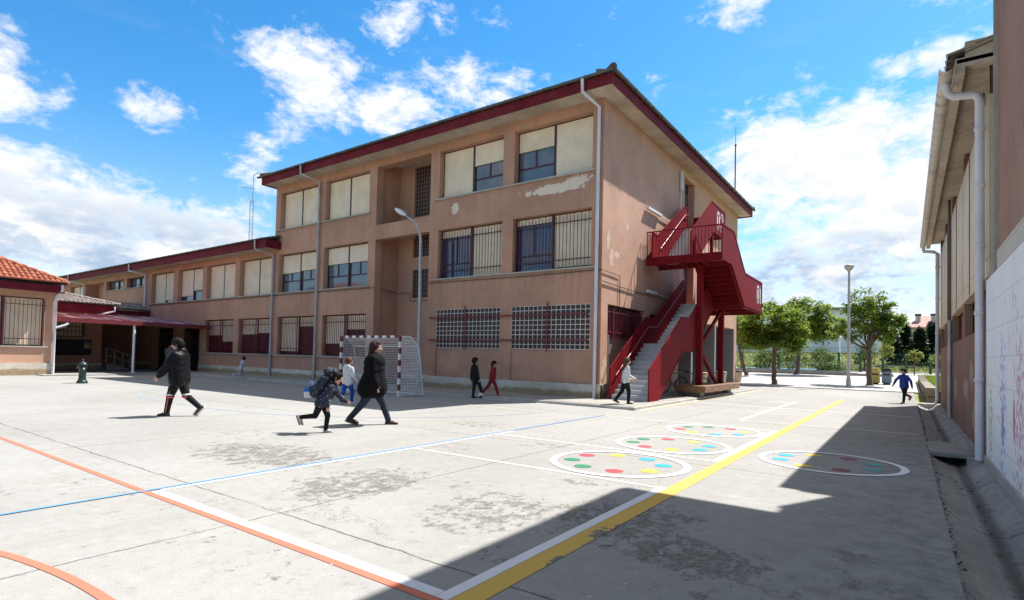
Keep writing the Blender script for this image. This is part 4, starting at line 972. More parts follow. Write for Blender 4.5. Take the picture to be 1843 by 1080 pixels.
# ------------------------------------------------------------------ fire escape
def glyph(mb, fn, paths, w):
    """stroke lettering: fn(u, v, side) gives the surface point"""
    for path in paths:
        for (a, b), (c, d) in zip(path, path[1:]):
            L = math.hypot(c-a, d-b) or 1; nx, ny = -(d-b)/L*w/2, (c-a)/L*w/2; ex, ey = (c-a)/L*w*.25, (d-b)/L*w*.25
            q = [(a-ex+nx, b-ey+ny), (c+ex+nx, d+ey+ny), (c+ex-nx, d+ey-ny), (a-ex-nx, b-ey-ny)]
            vs = [fn(u, v, 0) for u, v in q]+[fn(u, v, 1) for u, v in q]
            mb.add(vs, ((4, 5, 6, 7), (0, 1, 5, 4), (1, 2, 6, 5), (2, 3, 7, 6), (3, 0, 4, 7)))
def stairs():
    t = thing('fire_escape', 'red steel outdoor staircase numbered 01 and 02 with grey steps on the end wall', 'fire escape', (-7.4, 21, .1))
    xi, xo = -8.06, -6.74          # inner lane, between its two side panels
    x2 = -5.50; zb = .10; th = .012
    def flight(x0, x1, y0, z0, n, dy, dz, s=1, m='step'):
        mb = MB()
        for i in range(n):
            ya, yb_ = y0+s*dy*i, y0+s*(dy*(i+1)+.02); za = z0+dz*(i+1)
            mb.box(x0, ya, za-.035, x1, yb_, za); mb.box(x0, ya, za-dz, x1, ya+s*.008, za-.0355)
        return mb.build('step_flight', M[m], t)
    a0 = flight(xi, xo, 17.12, zb, 12, .243, .1625)                      # 0.10 -> 2.05
    mb = MB(); mb.box(xi, 20.04, 2.02, xo, 21.25, 2.05); mb.build('landing', M['step'], t)
    flight(xi, xo, 21.25, 2.05, 11, .262, .168)                           # -> 3.90
    mb = MB(); mb.box(-8.46, 24.13, 3.80, x2-.01, 27.5, 3.90); mb.build('landing', M['red'], t)
    flight(-6.85, x2-.02, 24.12, 3.90, 9, .225, .168, -1, 'red')                 # -> 5.41 towards the yard
    mb = MB(); mb.box(-8.36, 20.78, 5.36, x2-.02, 22.1, 5.41); mb.build('landing', M['step'], t)
    flight(-8.15, -6.98, 22.1, 5.41, 11, .235, .174)                      # -> 7.32
    mb = MB(); mb.box(-8.46, 24.68, 7.22, -6.96, 26.65, 7.32); mb.build('landing', M['red'], t)
    def panel(poly, x, lab=None):
        mb = MB(); mb.px(poly, x-th/2, x+th/2)
        for (p, q) in zip(poly, poly[1:]+poly[:1]): mb.bar((x, *p), (x, *q), .045, .045)
        return mb.build('side_panel', M['red'], t)
    panel([(17.05, .10), (17.05, 1.13), (20.1, 3.06), (21.0, 3.09), (24.35, 5.0), (24.35, 3.72), (21.5, 1.80), (20.3, 1.80), (17.8, .10)], xi-.04)
    panel([(16.98, .10), (16.98, 1.11), (20.04, 3.03), (20.95, 3.06), (23.9, 5.0), (24.1, 3.72), (21.35, 1.80), (20.25, 1.78), (17.72, .10)], xo+.03)
    panel([(20.75, 5.20), (20.75, 6.46), (22.4, 6.50), (24.3, 5.13), (27.58, 5.11), (27.53, 3.76), (24.22, 3.80), (22.12, 5.20)], x2)
    panel([(22.1, 5.18), (22.1, 6.45), (23.9, 5.2), (23.9, 3.85)], -6.88)
    panel([(20.85, 5.22), (20.85, 6.48), (21.4, 6.44), (24.6, 8.37), (25.1, 8.42), (25.1, 7.2), (24.7, 7.15), (22.0, 5.22)], -8.19)
    panel([(21.75, 5.22), (21.70, 6.52), (24.5, 8.42), (26.62, 8.36), (26.62, 7.12), (24.75, 7.15), (22.1, 5.22)], -6.95)
    # far cross panels of the numbered landings
    for x0, x1, y, z0, z1 in ((-8.4, x2, 27.55, 3.78, 5.1), (-8.4, -6.96, 26.64, 7.15, 8.3)):
        mb = MB(); mb.box(x0, y-.006, z0, x1, y+.006, z1); mb.bar((x0, y, z1), (x1, y, z1), .045); mb.build('side_panel', M['red'], t)
    # near landing: ribbed edge beam, balusters, joists
    y = 20.75
    mb = MB(); mb.box(-8.38, y-.03, 5.14, x2-.02, y+.02, 5.45)
    x = -8.36
    while x < x2-.05: mb.box(x, y-.045, 5.16, x+.03, y-.031, 5.43); x += .075
    for xx in (-7.9, -7.1, -6.3): mb.bar((xx, y, 5.22), (xx, 22.1, 5.22), .07, .14)
    mb.bar((-8.38, 22.08, 5.24), (x2, 22.08, 5.24), .07, .2)
    mb.build('edge_beam', M['red'], t)
    mb = MB(); mb.bar((-8.38, y, 6.46), (x2, y, 6.46), .04)
    x = -8.36
    while x < x2: mb.bar((x, y, 5.44), (x, y, 6.46), .018); x += .125
    yy = y+.125
    while yy < 21.4: mb.bar((-8.38, yy, 5.40), (-8.38, yy, 6.44), .018); yy += .125
    mb.build('railing', M['red'], t)
    # stringers under the second flight and landing frames
    mb = MB()
    for xx in (-6.82, x2-.06): mb.bar((xx, 22.12, 5.20), (xx, 24.2, 3.80), .06, .20)
    for k in range(9): mb.bar((-6.85, 24.0-.225*k, 3.97+.168*k-.06), (x2-.02, 24.0-.225*k, 3.97+.168*k-.06), .05, .03)
    mb.build('stringer', M['red'], t); mb = MB()
    for xx in (-8.3, -6.85, x2-.05): mb.bar((xx, 24.15, 3.74), (xx, 27.55, 3.74), .07, .12)
    for yy in (24.16, 25.8, 27.5): mb.bar((-8.4, yy, 3.72), (x2-.02, yy, 3.72), .07, .14)
    mb.build('landing_frame', M['red'], t); mb = MB()
    for xx in (-8.2, -7.0): mb.bar((xx, 24.68, 7.16), (xx, 26.6, 7.16), .06, .12)
    mb.bar((-8.2, 25.6, 7.15), (-7.0, 25.6, 7.15), .05, .1); mb.build('landing_frame', M['red'], t)
    for yy, z1 in ((21.9, 5.2), (24.95, 3.7)):
        mb = MB(); mb.box(-6.72, yy-.11, zb, -6.50, yy+.11, z1); mb.box(-6.78, yy-.18, zb-.01, -6.44, yy+.18, zb+.02); mb.build('post', M['red'], t, bevel=.008)
    mb = MB(); mb.box(-7.1, 24.8, 3.9, -6.97, 24.94, 7.2); mb.build('post', M['red'], t)
    for p, q in (((-6.61, 22.0, 2.05), (-6.61, 24.86, 3.62)), ((-6.61, 22.0, 1.85), (-6.61, 24.86, .15))):
        mb = MB(); mb.bar(p, q, .10, .13); mb.build('brace', M['red'], t)
    hr = plain('handrail', (.32, .06, .06), .35, var=.1)
    for pts in ([(xi+.06, 17.3, .90), (xi+.06, 20.15, 2.70), (xi+.06, 21.0, 2.73), (xi+.06, 24.1, 4.6)], [(xo-.05, 17.3, .82), (xo-.05, 20.15, 2.65), (xo-.05, 21, 2.70), (xo-.05, 24, 4.6)],
                [(-8.12, 21.6, 5.95), (-8.12, 24.6, 8.0), (-8.12, 25.05, 8.03)], [(-7.02, 21.9, 6.1), (-7.02, 24.5, 8.02), (-7.02, 26.5, 8.0)], [(-6.82, 22.2, 6.05), (-6.82, 24.1, 4.75)]):
        mb = MB(); mb.tube(pts, .022, 8)
        mb.build('handrail', hr, t)
    # numerals, white strokes standing 4 mm off the panel
    o = .11; W, H = .30, .72
    zero = lambda u, v: [[(u+.09, v), (u+.21, v), (u+W, v+.10), (u+W, v+H-.10), (u+.21, v+H)], [(u+.09, v+H), (u, v+H-.10), (u, v+.10), (u+.09, v)]]
    one = lambda u, v: [[(u, v+H-.12), (u+.10, v+H), (u+.10, v)]]
    two = lambda u, v: [[(u, v+H-.16), (u, v+H-.08), (u+.08, v+H), (u+.22, v+H), (u+W, v+H-.08), (u+W, v+H*.58), (u+.02, v+.10), (u, v), (u+W, v)]]
    f1 = lambda u, v, k: (x2+.0065+.004*k, u, v)
    mb = MB(); glyph(mb, f1, zero(26.60, 4.15)+one(27.14, 4.15), .12); mb.build('floor_number', M['white'], t)
    f2 = lambda u, v, k: (-6.944+.004*k, u, v)
    mb = MB(); glyph(mb, f2, zero(25.40, 7.42)+two(25.98, 7.42), .12); mb.build('floor_number', M['white'], t)
stairs()

# ------------------------------------------------------------------ bench, bins, bicycles, lamps, goal
def yard_things():
    t = thing('wooden_bench', 'long wooden platform bench round the foot of the red stair posts', 'bench', (-6.6, 23.4, .1))
    x0, x1, y0, y1 = -7.22, -6.10, 20.9, 26.0
    mb = MB()
    for i in range(9): a = x0+(x1-x0)/9*i; mb.box(a+.004, y0, .47, a+(x1-x0)/9-.004, y1, .51)
    mb.build('seat', M['wood'], t, bevel=.004)
    mb = MB(); mb.box(x0, y0-.03, .27, x1, y0-.002, .505); mb.box(x1+.002, y0-.03, .27, x1+.03, y1, .505); mb.build('side_board', M['wood'], t, bevel=.004)
    for a, b in ((21.2, 21.7), (25.2, 25.7)):
        mb = MB(); mb.box(x0+.2, a, .0, x1-.25, b, .468); mb.build('base', M['conc'], t)
    mb = MB(); mb.box(x0+.4, 21.8, .0, x1-.4, 25.1, .3); mb.build('base', M['conc_dark'], t)
    def bin_(x, y, z, lab, lid):
        t = thing('litter_bin', lab, 'litter bin', (x, y, z), 0, 'round sand coloured bins by the porch'); c = (x, y, z)
        mb = MB(); mb.lathe(c, [(.001, 0), (.20, 0), (.215, .03), (.27, .66), (.285, .68), (.27, .70), (.24, .69), (.19, .05)], 22); mb.build('bucket', M['sand'], t)
        mb = MB(); mb.lathe(c, [(.24, .66), (.276, .71), (.286, .76), (.26, .80), (.22, .79), (.2, .70)], 22); mb.build('liner', lid, t)
        mb = MB(); mb.box(x-.42, y-.03, z, x-.36, y+.03, z+.95); mb.bar((x-.39, y, z+.72), (x-.25, y, z+.72), .05); mb.build('post', M['black'], t)
    bin_(-8.15, 27.4, .1, 'sand coloured bin with an orange rim behind the red brace', plain('orange rim', (.38, .14, .03)))
    bin_(-8.15, 30.9, .1, 'sand coloured bin with a grey liner between two stair posts', plain('grey liner', (.22, .25, .27)))
    bin_(-9.3, 39.4, .04, 'sand coloured bin with a dark lid past the building corner', M['black'])
    def bike(x, y, rz, lab):
        t = thing('bicycle', lab, 'bicycle', (x, y, .1), rz, 'bicycles parked under the stairs')
        def P(mb, name, m, par=None):
            me = mb.mesh(name); me.materials.append(m); o = bpy.data.objects.new(name, me); COL.objects.link(o); o.parent = par or t; return o
        rear, front = (-.50, 0, .33), (.52, 0, .33); bb = (-.06, 0, .30); seat = (-.20, 0, .82); head = (.36, 0, .80); hl = (.40, 0, .66)
        mb = MB()
        for p, q in ((bb, seat), (seat, head), (bb, hl), (seat, rear), (bb, rear), (head, hl), (hl, front)): mb.tube([p, q], .018, 8)
        mb.tube([head, (.33, 0, .95)], .014, 6); P(mb, 'frame', plain('bike frame', (.10, .10, .11), .3))
        for c in (rear, front):
            w = MB(); n = 28
            w.tube([(c[0]+.32*math.cos(2*math.pi*i/n), 0, c[2]+.32*math.sin(2*math.pi*i/n)) for i in range(n+1)], .021, 6, False); o = P(w, 'wheel', M['black'])
            w = MB()
            for i in range(12): a = math.pi*2*i/12; w.tube([c, (c[0]+.31*math.cos(a), 0, c[2]+.31*math.sin(a))], .003, 4)
            w.tube([(c[0], -.04, c[2]), (c[0], .04, c[2])], .02, 8); P(w, 'spokes', M['galv'], o)
        mb = MB(); mb.cap((-.34, 0, .90), (-.10, 0, .90), .055, .025); mb.tube([(-.20, 0, .82), (-.22, 0, .88)], .014, 6); P(mb, 'saddle', M['black'])
        mb = MB(); mb.tube([(.33, 0, .95), (.37, .26, .98), (.28, .30, .98)], .013, 6); mb.tube([(.33, 0, .95), (.37, -.26, .98), (.28, -.30, .98)], .013, 6); P(mb, 'handlebar', M['black'])
        mb = MB(); mb.tube([(bb[0], -.06, .3), (bb[0]+.1, -.06, .18)], .012, 6); mb.box(bb[0]+.06, -.14, .17, bb[0]+.14, -.06, .19); mb.tube([(bb[0], .06, .3), (bb[0]-.1, .06, .42)], .012, 6); mb.box(bb[0]-.14, .06, .41, bb[0]-.06, .14, .43); P(mb, 'crank', M['black'])
    bike(-8.0, 22.9, R(70), 'dark bicycle parked under the stairs, closer to the building wall')
    bike(-7.25, 23.1, R(52), 'dark bicycle parked under the stairs, closer to the wooden bench')
    # lamps
    t = thing('street_lamp', 'tall grey street lamp with a curved neck and long oval head by the stair recess', 'street lamp', (-16.4, 16.4, .1))
    mb = MB(); pts = [(-16.39, 16.4, .1), (-16.43, 16.4, 3.5), (-16.48, 16.4, 6.2)]+[(-16.48-.95*(1-math.cos(R(a))), 16.4, 6.2+1.02*math.sin(R(a))) for a in (20, 40, 60, 72)]+[(-17.45, 16.4, 7.38)]
    mb.tube(pts, [.085, .075, .062, .052, .046, .042, .04, .038], 12); mb.lathe((-16.39, 16.4, .1), [(.12, 0), (.12, .35), (.086, .42)], 12); mb.build('pole', M['galv'], t)
    d = Vector((-.86, 0, .50)).normalized(); rot = d.to_track_quat('X', 'Z').to_matrix()
    mb = MB(); mb.ball(Vector((-17.40, 16.4, 7.36))+d*.36, .40, 1., .44, .26, 18, 10, rot); mb.build('lamp_head', M['white'], t)
    mb = MB(); mb.ball(Vector((-17.40, 16.4, 7.36))+d*.42+rot @ Vector((0, 0, -.045)), .27, 1., .44, .30, 16, 8, rot); mb.build('lamp_glass', plain('lamp glass', (.42, .40, .33), .25), t)
    x, y = -2.86, 38.85
    t = thing('street_lamp', 'straight grey lamp post with a small round bowl head beside the trees', 'street lamp', (x, y, 0))
    mb = MB(); mb.tube([(x, y, 0), (x, y, 7.0)], [.10, .06], 12); mb.lathe((x, y, 0), [(.13, 0), (.13, .5), (.10, .6)], 12); mb.build('pole', M['galv'], t)
    mb = MB(); mb.lathe((x, y, 7.0), [(.06, 0), (.10, .08), (.23, .22), (.27, .34), (.27, .38), (.18, .45), (.001, .48)], 18); mb.build('lamp_head', M['galv'], t)
    x, y = -6.0, 70.; z = zt(70)
    t = thing('street_lamp', 'thin white lamp post far off beyond the green fence', 'street lamp', (x, y, z))
    mb = MB(); mb.tube([(x, y, z), (x, y, z+3.5)], [.09, .07], 8); mb.build('pole', M['white'], t)
    mb = MB(); mb.lathe((x, y, z+3.5), [(.07, 0), (.22, .1), (.22, .2), (.05, .28)], 10); mb.build('lamp_head', M['white'], t)
    # goal
    xr, xl, y0, w = -14.03, -17.15, 13.12, .08
    t = thing('handball_goal', 'red and white striped goal frame with a white net', 'goal', (-15.6, 13.4, 0))
    redp = plain('goal red', (.17, .016, .026), .45); whp = plain('goal white', (.74, .72, .71), .45, dirt=(.4, .35, .33, .3))
    for x in (xr, xl):
        a = MB(); b = MB(); n = 10
        for i in range(n): (a if i % 2 else b).box(x-w/2, y0-w/2, 2.08/n*i, x+w/2, y0+w/2, 2.08/n*(i+1))
        p = b.build('post', whp, t); a.build('red_band', redp, p)
    a = MB(); b = MB(); n = 15
    for i in range(n):
        k = (xr-xl-w)/n; (b if i % 2 else a).box(xl+w/2+k*i, y0-w/2, 2.0, xl+w/2+k*(i+1), y0+w/2, 2.08)
    p = b.build('crossbar', whp, t); a.build('red_band', redp, p)
    mb = MB(); yb = y0+1.0
    for x in (xr, xl):
        s = 1 if x == xr else -1; x2 = x+.18*s
        mb.tube([(x, y0, 2.04), (x2, y0+.30, 2.05), (x2, y0+.72, 1.72), (x2, yb, 0.04)], .022, 8); mb.tube([(x, y0, .03), (x2, yb, .03)], .022, 8)
    mb.tube([(xl-.18, y0+.72, 1.72), (xr+.18, y0+.72, 1.72)], .022, 8); mb.tube([(xl-.18, yb, .03), (xr+.18, yb, .03)], .022, 8); mb.tube([(xl-.14, y0+.30, 2.05), (xr+.14, y0+.30, 2.05)], .012, 6)
    mb.build('net_frame', M['white'], t)
    mb = MB(); r = .008
    xs = [xl-.15+(xr-xl+.3)*i/32 for i in range(33)]
    for x in xs:
        sg = .04*math.sin(x*5)
        mb.tube([(x, y0, 2.06), (x, y0+.30, 2.04), (x, y0+.70+sg, 1.70), (x, yb-.10+sg, .75), (x, yb+sg*.5, .03)], r, 4)
    for k in range(20):
        z = .08+.088*k; yy = yb-.28*z/1.7; mb.tube([(xl-.16, yy, z), (-16.4, yy+.04, z-.02), (-15.6, yy+.02, z-.035), (-14.8, yy+.05, z-.02), (xr+.16, yy, z)], r, 4)
    for k in range(9): f = k/8; mb.tube([(xl-.12, y0+.05+.62*f, 2.05-.30*f*f), (-15.6, y0+.05+.62*f, 2.0-.30*f*f), (xr+.12, y0+.05+.62*f, 2.05-.30*f*f)], r, 4)
    for x in (xr, xl):
        s = 1 if x == xr else -1
        for k in range(21): z = .06+.098*k; dd = min(1., (yb-y0-.28*z/1.7)); mb.tube([(x, y0+.04, z), (x+.18*s*dd+.03*s*math.sin(k*.7), y0+dd*.55, z-.02), (x+.18*s, y0+dd, z-.01)], r, 4)
        for k in range(10): f = (k+.5)/10; mb.tube([(x+.18*s*f, y0+f, .03), (x+.18*s*f, y0+f*.86, 1.0), (x+.17*s*f, y0+f*.70, 2.03-.33*f*f)], r, 4)
    mb.build('net', M['white_net'], t)
    def football(x, y, lab, z=.0):
        m, tt = mat_new('football'); p = tt.n('ShaderNodeTexCoord').outputs['Object']
        vo = tt.n('ShaderNodeTexVoronoi', {'Vector': p, 'Scale': 9.}).outputs['Color']; k = tt.sep(vo)[0]
        finish(tt, tt.mix(tt.sm(k, .62, .66), (.62, .60, .54), (.10, .06, .05) if 'yellow' not in lab else (.5, .5, .06)), .5)
        mb = MB(); mb.ball((0, 0, 0), .105, n=24, m=14); me = mb.mesh('football'); me.materials.append(m)
        o = bpy.data.objects.new('football', me); COL.objects.link(o); o.location = (x, y, z+.105); tag(o, lab, 'football')
    football(-11.86, 14.86, 'pale and dark football at the feet of the boy in dark clothes')
    football(-15.75, 12.35, 'white and yellow football on the shaded ground in front of the goal net')
yard_things()

# ------------------------------------------------------------------ trees and the far side
def leaf_clump(mb, c, r, n, size, g, flat=.75):
    for _ in range(n):
        d = Vector((g.gauss(0, 1), g.gauss(0, 1), g.gauss(0, flat))); d = d.normalized()*r*(g.random()**.45)
        p = c+d; a = Vector((g.gauss(0, 1), g.gauss(0, 1), g.gauss(0, .6)-.1)).normalized(); b = a.cross(Vector((g.gauss(0, .6), g.gauss(0, .6), 1))).normalized()
        s = size*g.uniform(.65, 1.25)
        mb.add((p, p+a*s*.5+b*s*.32, p+a*s, p+a*s*.5-b*s*.32), ((0, 1, 2, 3),))
def limb(mb, p, q, r1, r2, g, sag=.12, n=5):
    p, q = Vector(p), Vector(q); L = (q-p).length; pts = []
    off = Vector((g.uniform(-1, 1), g.uniform(-1, 1), g.uniform(-.3, .8)))*L*sag
    for i in range(n+1):
        t = i/n; pts.append(p.lerp(q, t)+off*math.sin(math.pi*t)+Vector((g.uniform(-1, 1), g.uniform(-1, 1), 0))*L*.015)
    mb.tube(pts, [r1+(r2-r1)*i/n for i in range(n+1)], 8, False); return pts
def tree(base, fork, blobs, label, seed, nlimb=9, clumps=90, leaves=60, size=.19, m='leaf', r0=.15, cr=.36, group='trees on the paved square', name='tree', bare=0):
    g = random.Random(seed); t = thing(name, label, 'tree', base, 0, group)
    tr = MB(); b = Vector(base); f = Vector(fork)
    lean = limb(tr, b, f, r0, r0*.78, g, .04, 6); tr.lathe(base, [(r0*1.5, 0), (r0*1.12, .12), (r0, .3)], 10)
    ends = []
    tot = sum(x[1][0]*x[1][1]*x[1][2] for x in blobs)
    for c, rr in blobs:
        n = max(2, round(nlimb*rr[0]*rr[1]*rr[2]/tot)); C = Vector(c)
        for i in range(n):
            d = Vector((g.gauss(0, 1), g.gauss(0, 1), g.gauss(.15, .7))).normalized(); k = g.uniform(.35, .7)
            e = C+Vector((d.x*rr[0], d.y*rr[1], d.z*rr[2]))*k
            pts = limb(tr, f+Vector((0, 0, g.uniform(-.25, .15))), e, r0*.42, r0*.16, g)
            for j in range(5):
                s = pts[g.choice((2, 3, 4, 5))]; d2 = Vector((g.gauss(0, 1), g.gauss(0, 1), g.gauss(.2, .7))).normalized()
                e2 = C+Vector((d2.x*rr[0], d2.y*rr[1], d2.z*rr[2]))*g.uniform(.62, .98)
                if (e2-s).length < max(rr)*1.15:
                    pp = limb(tr, s, e2, r0*.15, .012, g, .15, 4); ends.append((e2, C, rr)); ends.append((pp[3], C, rr))
    for i in range(bare):
        s = f+Vector((.3, 0, 1.0)); e = s+Vector((g.uniform(.8, 1.5), g.uniform(-.5, .5), g.uniform(.2, 1.4))); pts = limb(tr, s, e, .03, .01, g)
        for j in range(3): limb(tr, pts[3], e+Vector((g.uniform(-.4, .4), g.uniform(-.4, .4), g.uniform(-.2, .5))), .012, .005, g, .1, 3)
    tr.build('trunk', M['bark'], t)
    cw = MB(); k = 0
    for e, C, rr in ends: leaf_clump(cw, e, cr*g.uniform(.6, 1.15), int(leaves*g.uniform(.5, 1.1)), size, g, .5)
    while k < clumps:
        c, rr = g.choice(blobs); d = Vector((g.gauss(0, 1), g.gauss(0, 1), g.gauss(0, 1))).normalized(); q = g.uniform(.45, 1.0)
        p = Vector(c)+Vector((d.x*rr[0], d.y*rr[1], d.z*rr[2]))*q
        leaf_clump(cw, p, cr*g.uniform(.5, 1.1), int(leaves*g.uniform(.5, 1.1)), size, g, .45); k += 1
    cw.build('crown', M[m], t); return t
def conifer(x, y, h, r, label, seed):
    g = random.Random(seed); z = zt(y); t = thing('conifer', label, 'conifer', (x, y, z), 0, 'dark conifers behind the fence')
    mb = MB(); mb.tube([(x, y, z), (x, y, z+h*.9)], [.16, .03], 7); mb.build('trunk', M['bark'], t)
    mb = MB()
    for i in range(170):
        q = g.random()**.8; zz = .25+q*(h-.3); rr = r*(1-q)**.75*g.uniform(.35, 1.05)+.05; a = g.uniform(0, 6.283)
        leaf_clump(mb, Vector((x+rr*math.cos(a), y+rr*math.sin(a), z+zz)), .38, 16, .34, g, .9)
    mb.build('crown', M['leaf_dark'], t)
def far_side():
    v = lambda x, y, z: (x, y, z)
    tree((-6.93, 38.9, .045), (-6.95, 38.9, 2.35), [((-7.1, 39.0, 3.85), (2.15, 2.0, 1.65)), ((-7.9, 38.8, 3.1), (1.2, 1.3, .8)), ((-6.2, 39.2, 3.3), (1.2, 1.3, 1.1))], 'leafy green tree with a dense round crown, nearest the school corner', 3, 10, 330, 66, .19)
    tree((-8.1, 61.7*.9, zt(55.5)+.03), (-7.9, 55.6, 3.3), [((-7.4, 55.5, 5.6), (2.2, 2.1, 1.7)), ((-6.0, 55.5, 4.6), (2.0, 1.8, 1.3)), ((-8.4, 55.5, 4.4), (1.5, 1.5, 1.2))], 'leafy tree standing behind the low stone wall, between the other two', 5, 10, 330, 60, .23, r0=.19, cr=.46)
    tree((-1.95, 42.4, zt(42.4)+.03), (-2.0, 42.4, 2.5), [((-2.0, 42.4, 4.9), (1.45, 1.5, 1.6)), ((-2.9, 42.4, 3.7), (1.5, 1.2, .8)), ((-1.2, 42.5, 3.7), (1.0, 1.1, 1.0)), ((-.75, 42.4, 4.3), (.8, .8, .4))], 'tall open-crowned tree with some bare twigs beside the lamp post', 9, 12, 120, 52, .18, r0=.17, cr=.34, bare=5)
    tree((-11.1, 50, zt(50)+.03), (-11.75, 50, 2.7), [((-11.6, 50, 4.2), (1.6, 1.6, 1.5)), ((-10.9, 50, 3.4), (1.2, 1.2, .9))], 'leaning tree half hidden behind the school corner', 13, 8, 200, 50, .20)
    for i, (x, y, h, rr, lab) in enumerate((( -5.7, 58.5, 1.3, 1.2, 'dark rounded bush at the foot of the green fence'), (-9.3, 60, 3.0, 1.5, 'big mid green shrub seen under the round tree crown'), (-6.9, 62, 2.6, 1.3, 'loose green shrub behind the rounded bush'), (-3.9, 74, 3.4, 1.3, 'dark green shrub in front of the white hall wall'), (-11.5, 60, 2.4, 1.3, 'green shrub behind the leaning tree'))):
        g = random.Random(20+i); z = zt(y); t = thing('shrub', lab, 'shrub', (x, y, z), 0, 'shrubs near the fence')
        mb = MB()
        for k in range(6): limb(mb, (x, y, z), (x+g.uniform(-.7, .7)*rr, y+g.uniform(-.5, .5), z+h*g.uniform(.5, .9)), .04, .012, g)
        mb.build('stem', M['bark'], t)
        mb = MB()
        for k in range(75):
            d = Vector((g.gauss(0, 1), g.gauss(0, 1), g.gauss(0, 1))).normalized()*g.random()**.4
            leaf_clump(mb, Vector((x+d.x*rr, y+d.y*rr, z+h*.52+d.z*h*.48)), .32, 26, .17, g)
        mb.build('foliage', M['leaf_mid'], t)
    for i, (x, h, lab) in enumerate(((-1.7, 5.0, 'first and broad'), (-.4, 5.6, 'tall and narrow'), (1.0, 5.1, 'middle'), (2.3, 5.7, 'pointed'), (3.5, 5.0, 'last but one'), (4.7, 5.4, 'half hidden by the gym'))):
        conifer(x+.2, 82+i % 2*2, h*.84, 1.25, 'dark conifer in the row below the red roofs, %s' % ('leftmost of the row', 'second from the tall leafy tree', 'third in the row', 'fourth, under the chimneys', 'next to the gym downpipe', 'mostly hidden by the gym')[i], 40+i)
    for i, (x, y, h, lab) in enumerate(((-1.6, 63, 2.9, 'spindly young tree with pale leaves in front of the conifers'), (.55, 62, 2.3, 'small pale sapling close to the fence post beyond the boy'), (2.2, 63, 1.9, 'low pale sapling beside the gym downpipe'))):
        tree((x, y, zt(y)), (x, y, zt(y)+h*.55), [((x, y, zt(y)+h*.78), (.75 if i == 0 else .55, .6, h*.28))], lab, 60+i, 6, 12, 14, .16, 'leaf_gold', .045, .22, 'young trees by the fence', 'sapling')
    # fence
    y = 66; z = zt(y)
    t = thing('green_fence', 'green metal fence with square posts and thin wires along the far grass', 'fence', (-6, y, z))
    x = -17.
    while x < 4.5:
        mb = MB(); mb.box(x-.11, y-.11, z-.1, x+.11, y+.11, z+2.0); mb.build('post', M['fence_green'], t); x += 1.88
    mb = MB()
    for k in (0.08, 1.0, 1.9): mb.bar((-17, y, z+k), (4.4, y, z+k), .045)
    mb.build('rail', M['fence_green'], t)
    mb = MB(); x = -17.
    while x < 4.4: mb.bar((x, y+.03, z), (x, y+.03, z+1.9), .012); x += .17
    mb.build('wire', M['fence_green'], t)
    # pale kerb rails and a strip of blue play court beyond the fence
    for yy, x0, x1, h, lab in ((70, -14, -4.3, .55, 'long pale rail bench behind the fence, lower one'), (76, -12, 1.0, .5, 'long pale rail behind the fence, higher on the bank')):
        t = thing('low_rail', lab, 'rail', (x0, yy, zt(yy)), 0, 'pale rails on the far grass'); mb = MB(); mb.bar((x0, yy, zt(yy)+h), (x1, yy, zt(yy)+h), .16, .10); mb.build('rail', M['conc_light'], t)
        x = x0+.3
        while x < x1:
            mb = MB(); mb.box(x, yy-.05, zt(yy)-.1, x+.1, yy+.05, zt(yy)+h-.05); mb.build('post', M['conc'], t); x += 1.9
    mb = MB(); mb.pz([(-16, 68), (-7.5, 68), (-6.5, 73), (-15, 73)], zt(68)+.0, zt(72)+.06); struct(mb.build('blue_court_ground', plain('blue court', (.10, .30, .46), .8)))
    mb = MB(); mb.pz([(-7, 68.4), (1, 68.4), (1, 69.8), (-7, 69.8)], zt(68)-.05, zt(69.5)+.05); struct(mb.build('far_path', M['conc_light']))
    # low stone walls
    t = thing('low_stone_wall', 'low rough stone wall behind the trees on the paved square', 'wall', (-9, 56.8, zt(56.8)))
    mb = MB(); x = -18.
    while x < -4.6: w = rnd.uniform(.5, .9); mb.box(x+.01, 56.6+rnd.uniform(-.02, .02), zt(56.6)-.1, x+w-.01, 57.0, zt(56.6)+.42+rnd.uniform(-.03, .03)); x += w
    while x < -1.5: w = rnd.uniform(.5, .9); mb.box(x+.01, 56.6+rnd.uniform(-.02, .02), zt(56.6)-.1, x+w-.01, 57.0, zt(56.6)+.28+rnd.uniform(-.03, .03)); x += w
    mb.build('stones', M['conc'], t)
    t = thing('planter_wall', 'low stone wall edging the raised grass bed past the gym', 'wall', (.8, 34, 0))
    mb = MB(); y = 28.2
    while y < 50:
        w = rnd.uniform(.6, 1.1); zz = zt(y)
        for a in (0, .24): mb.box(.66+rnd.uniform(-.015, .015), y+.012, zz+a-.05, .95, y+w-.012, zz+a+.225)
        mb.box(.62, y+.004, zz+.47, 1.0, y+w-.004, zz+.56+rnd.uniform(0, .012)); y += w
    mb.build('stones', M['plinth'] if False else concrete('rough planter stone', (.27, .235, .18), var=.35), t)
    mb = MB(); ys = [27.4+2*i for i in range(13)]
    for a, b in zip(ys, ys[1:]): mb.quad((.97, a, zt(a)+.47), (14, a, zt(a)+.95), (14, b, zt(b)+.95), (.97, b, zt(b)+.47))
    mb.build('grass_bed_ground', bpy.data.materials['grassy land'])['kind'] = 'structure'
    g = random.Random(4); mb = MB()
    for _ in range(5200):
        x = 1.0+g.random()**1.5*5; y = 28.2+g.random()*22; z = zt(y)+.47+(x-.97)*.037; h = g.uniform(.05, .16); a = g.uniform(0, 6.28); dx, dy = math.cos(a)*.03, math.sin(a)*.03; lx, ly = g.uniform(-.06, .06), g.uniform(-.06, .06)
        mb.add(((x-dx, y-dy, z), (x+dx, y+dy, z), (x+lx, y+ly, z+h)), ((0, 1, 2),))
    stuff(mb.build('grass', M['leaf']))
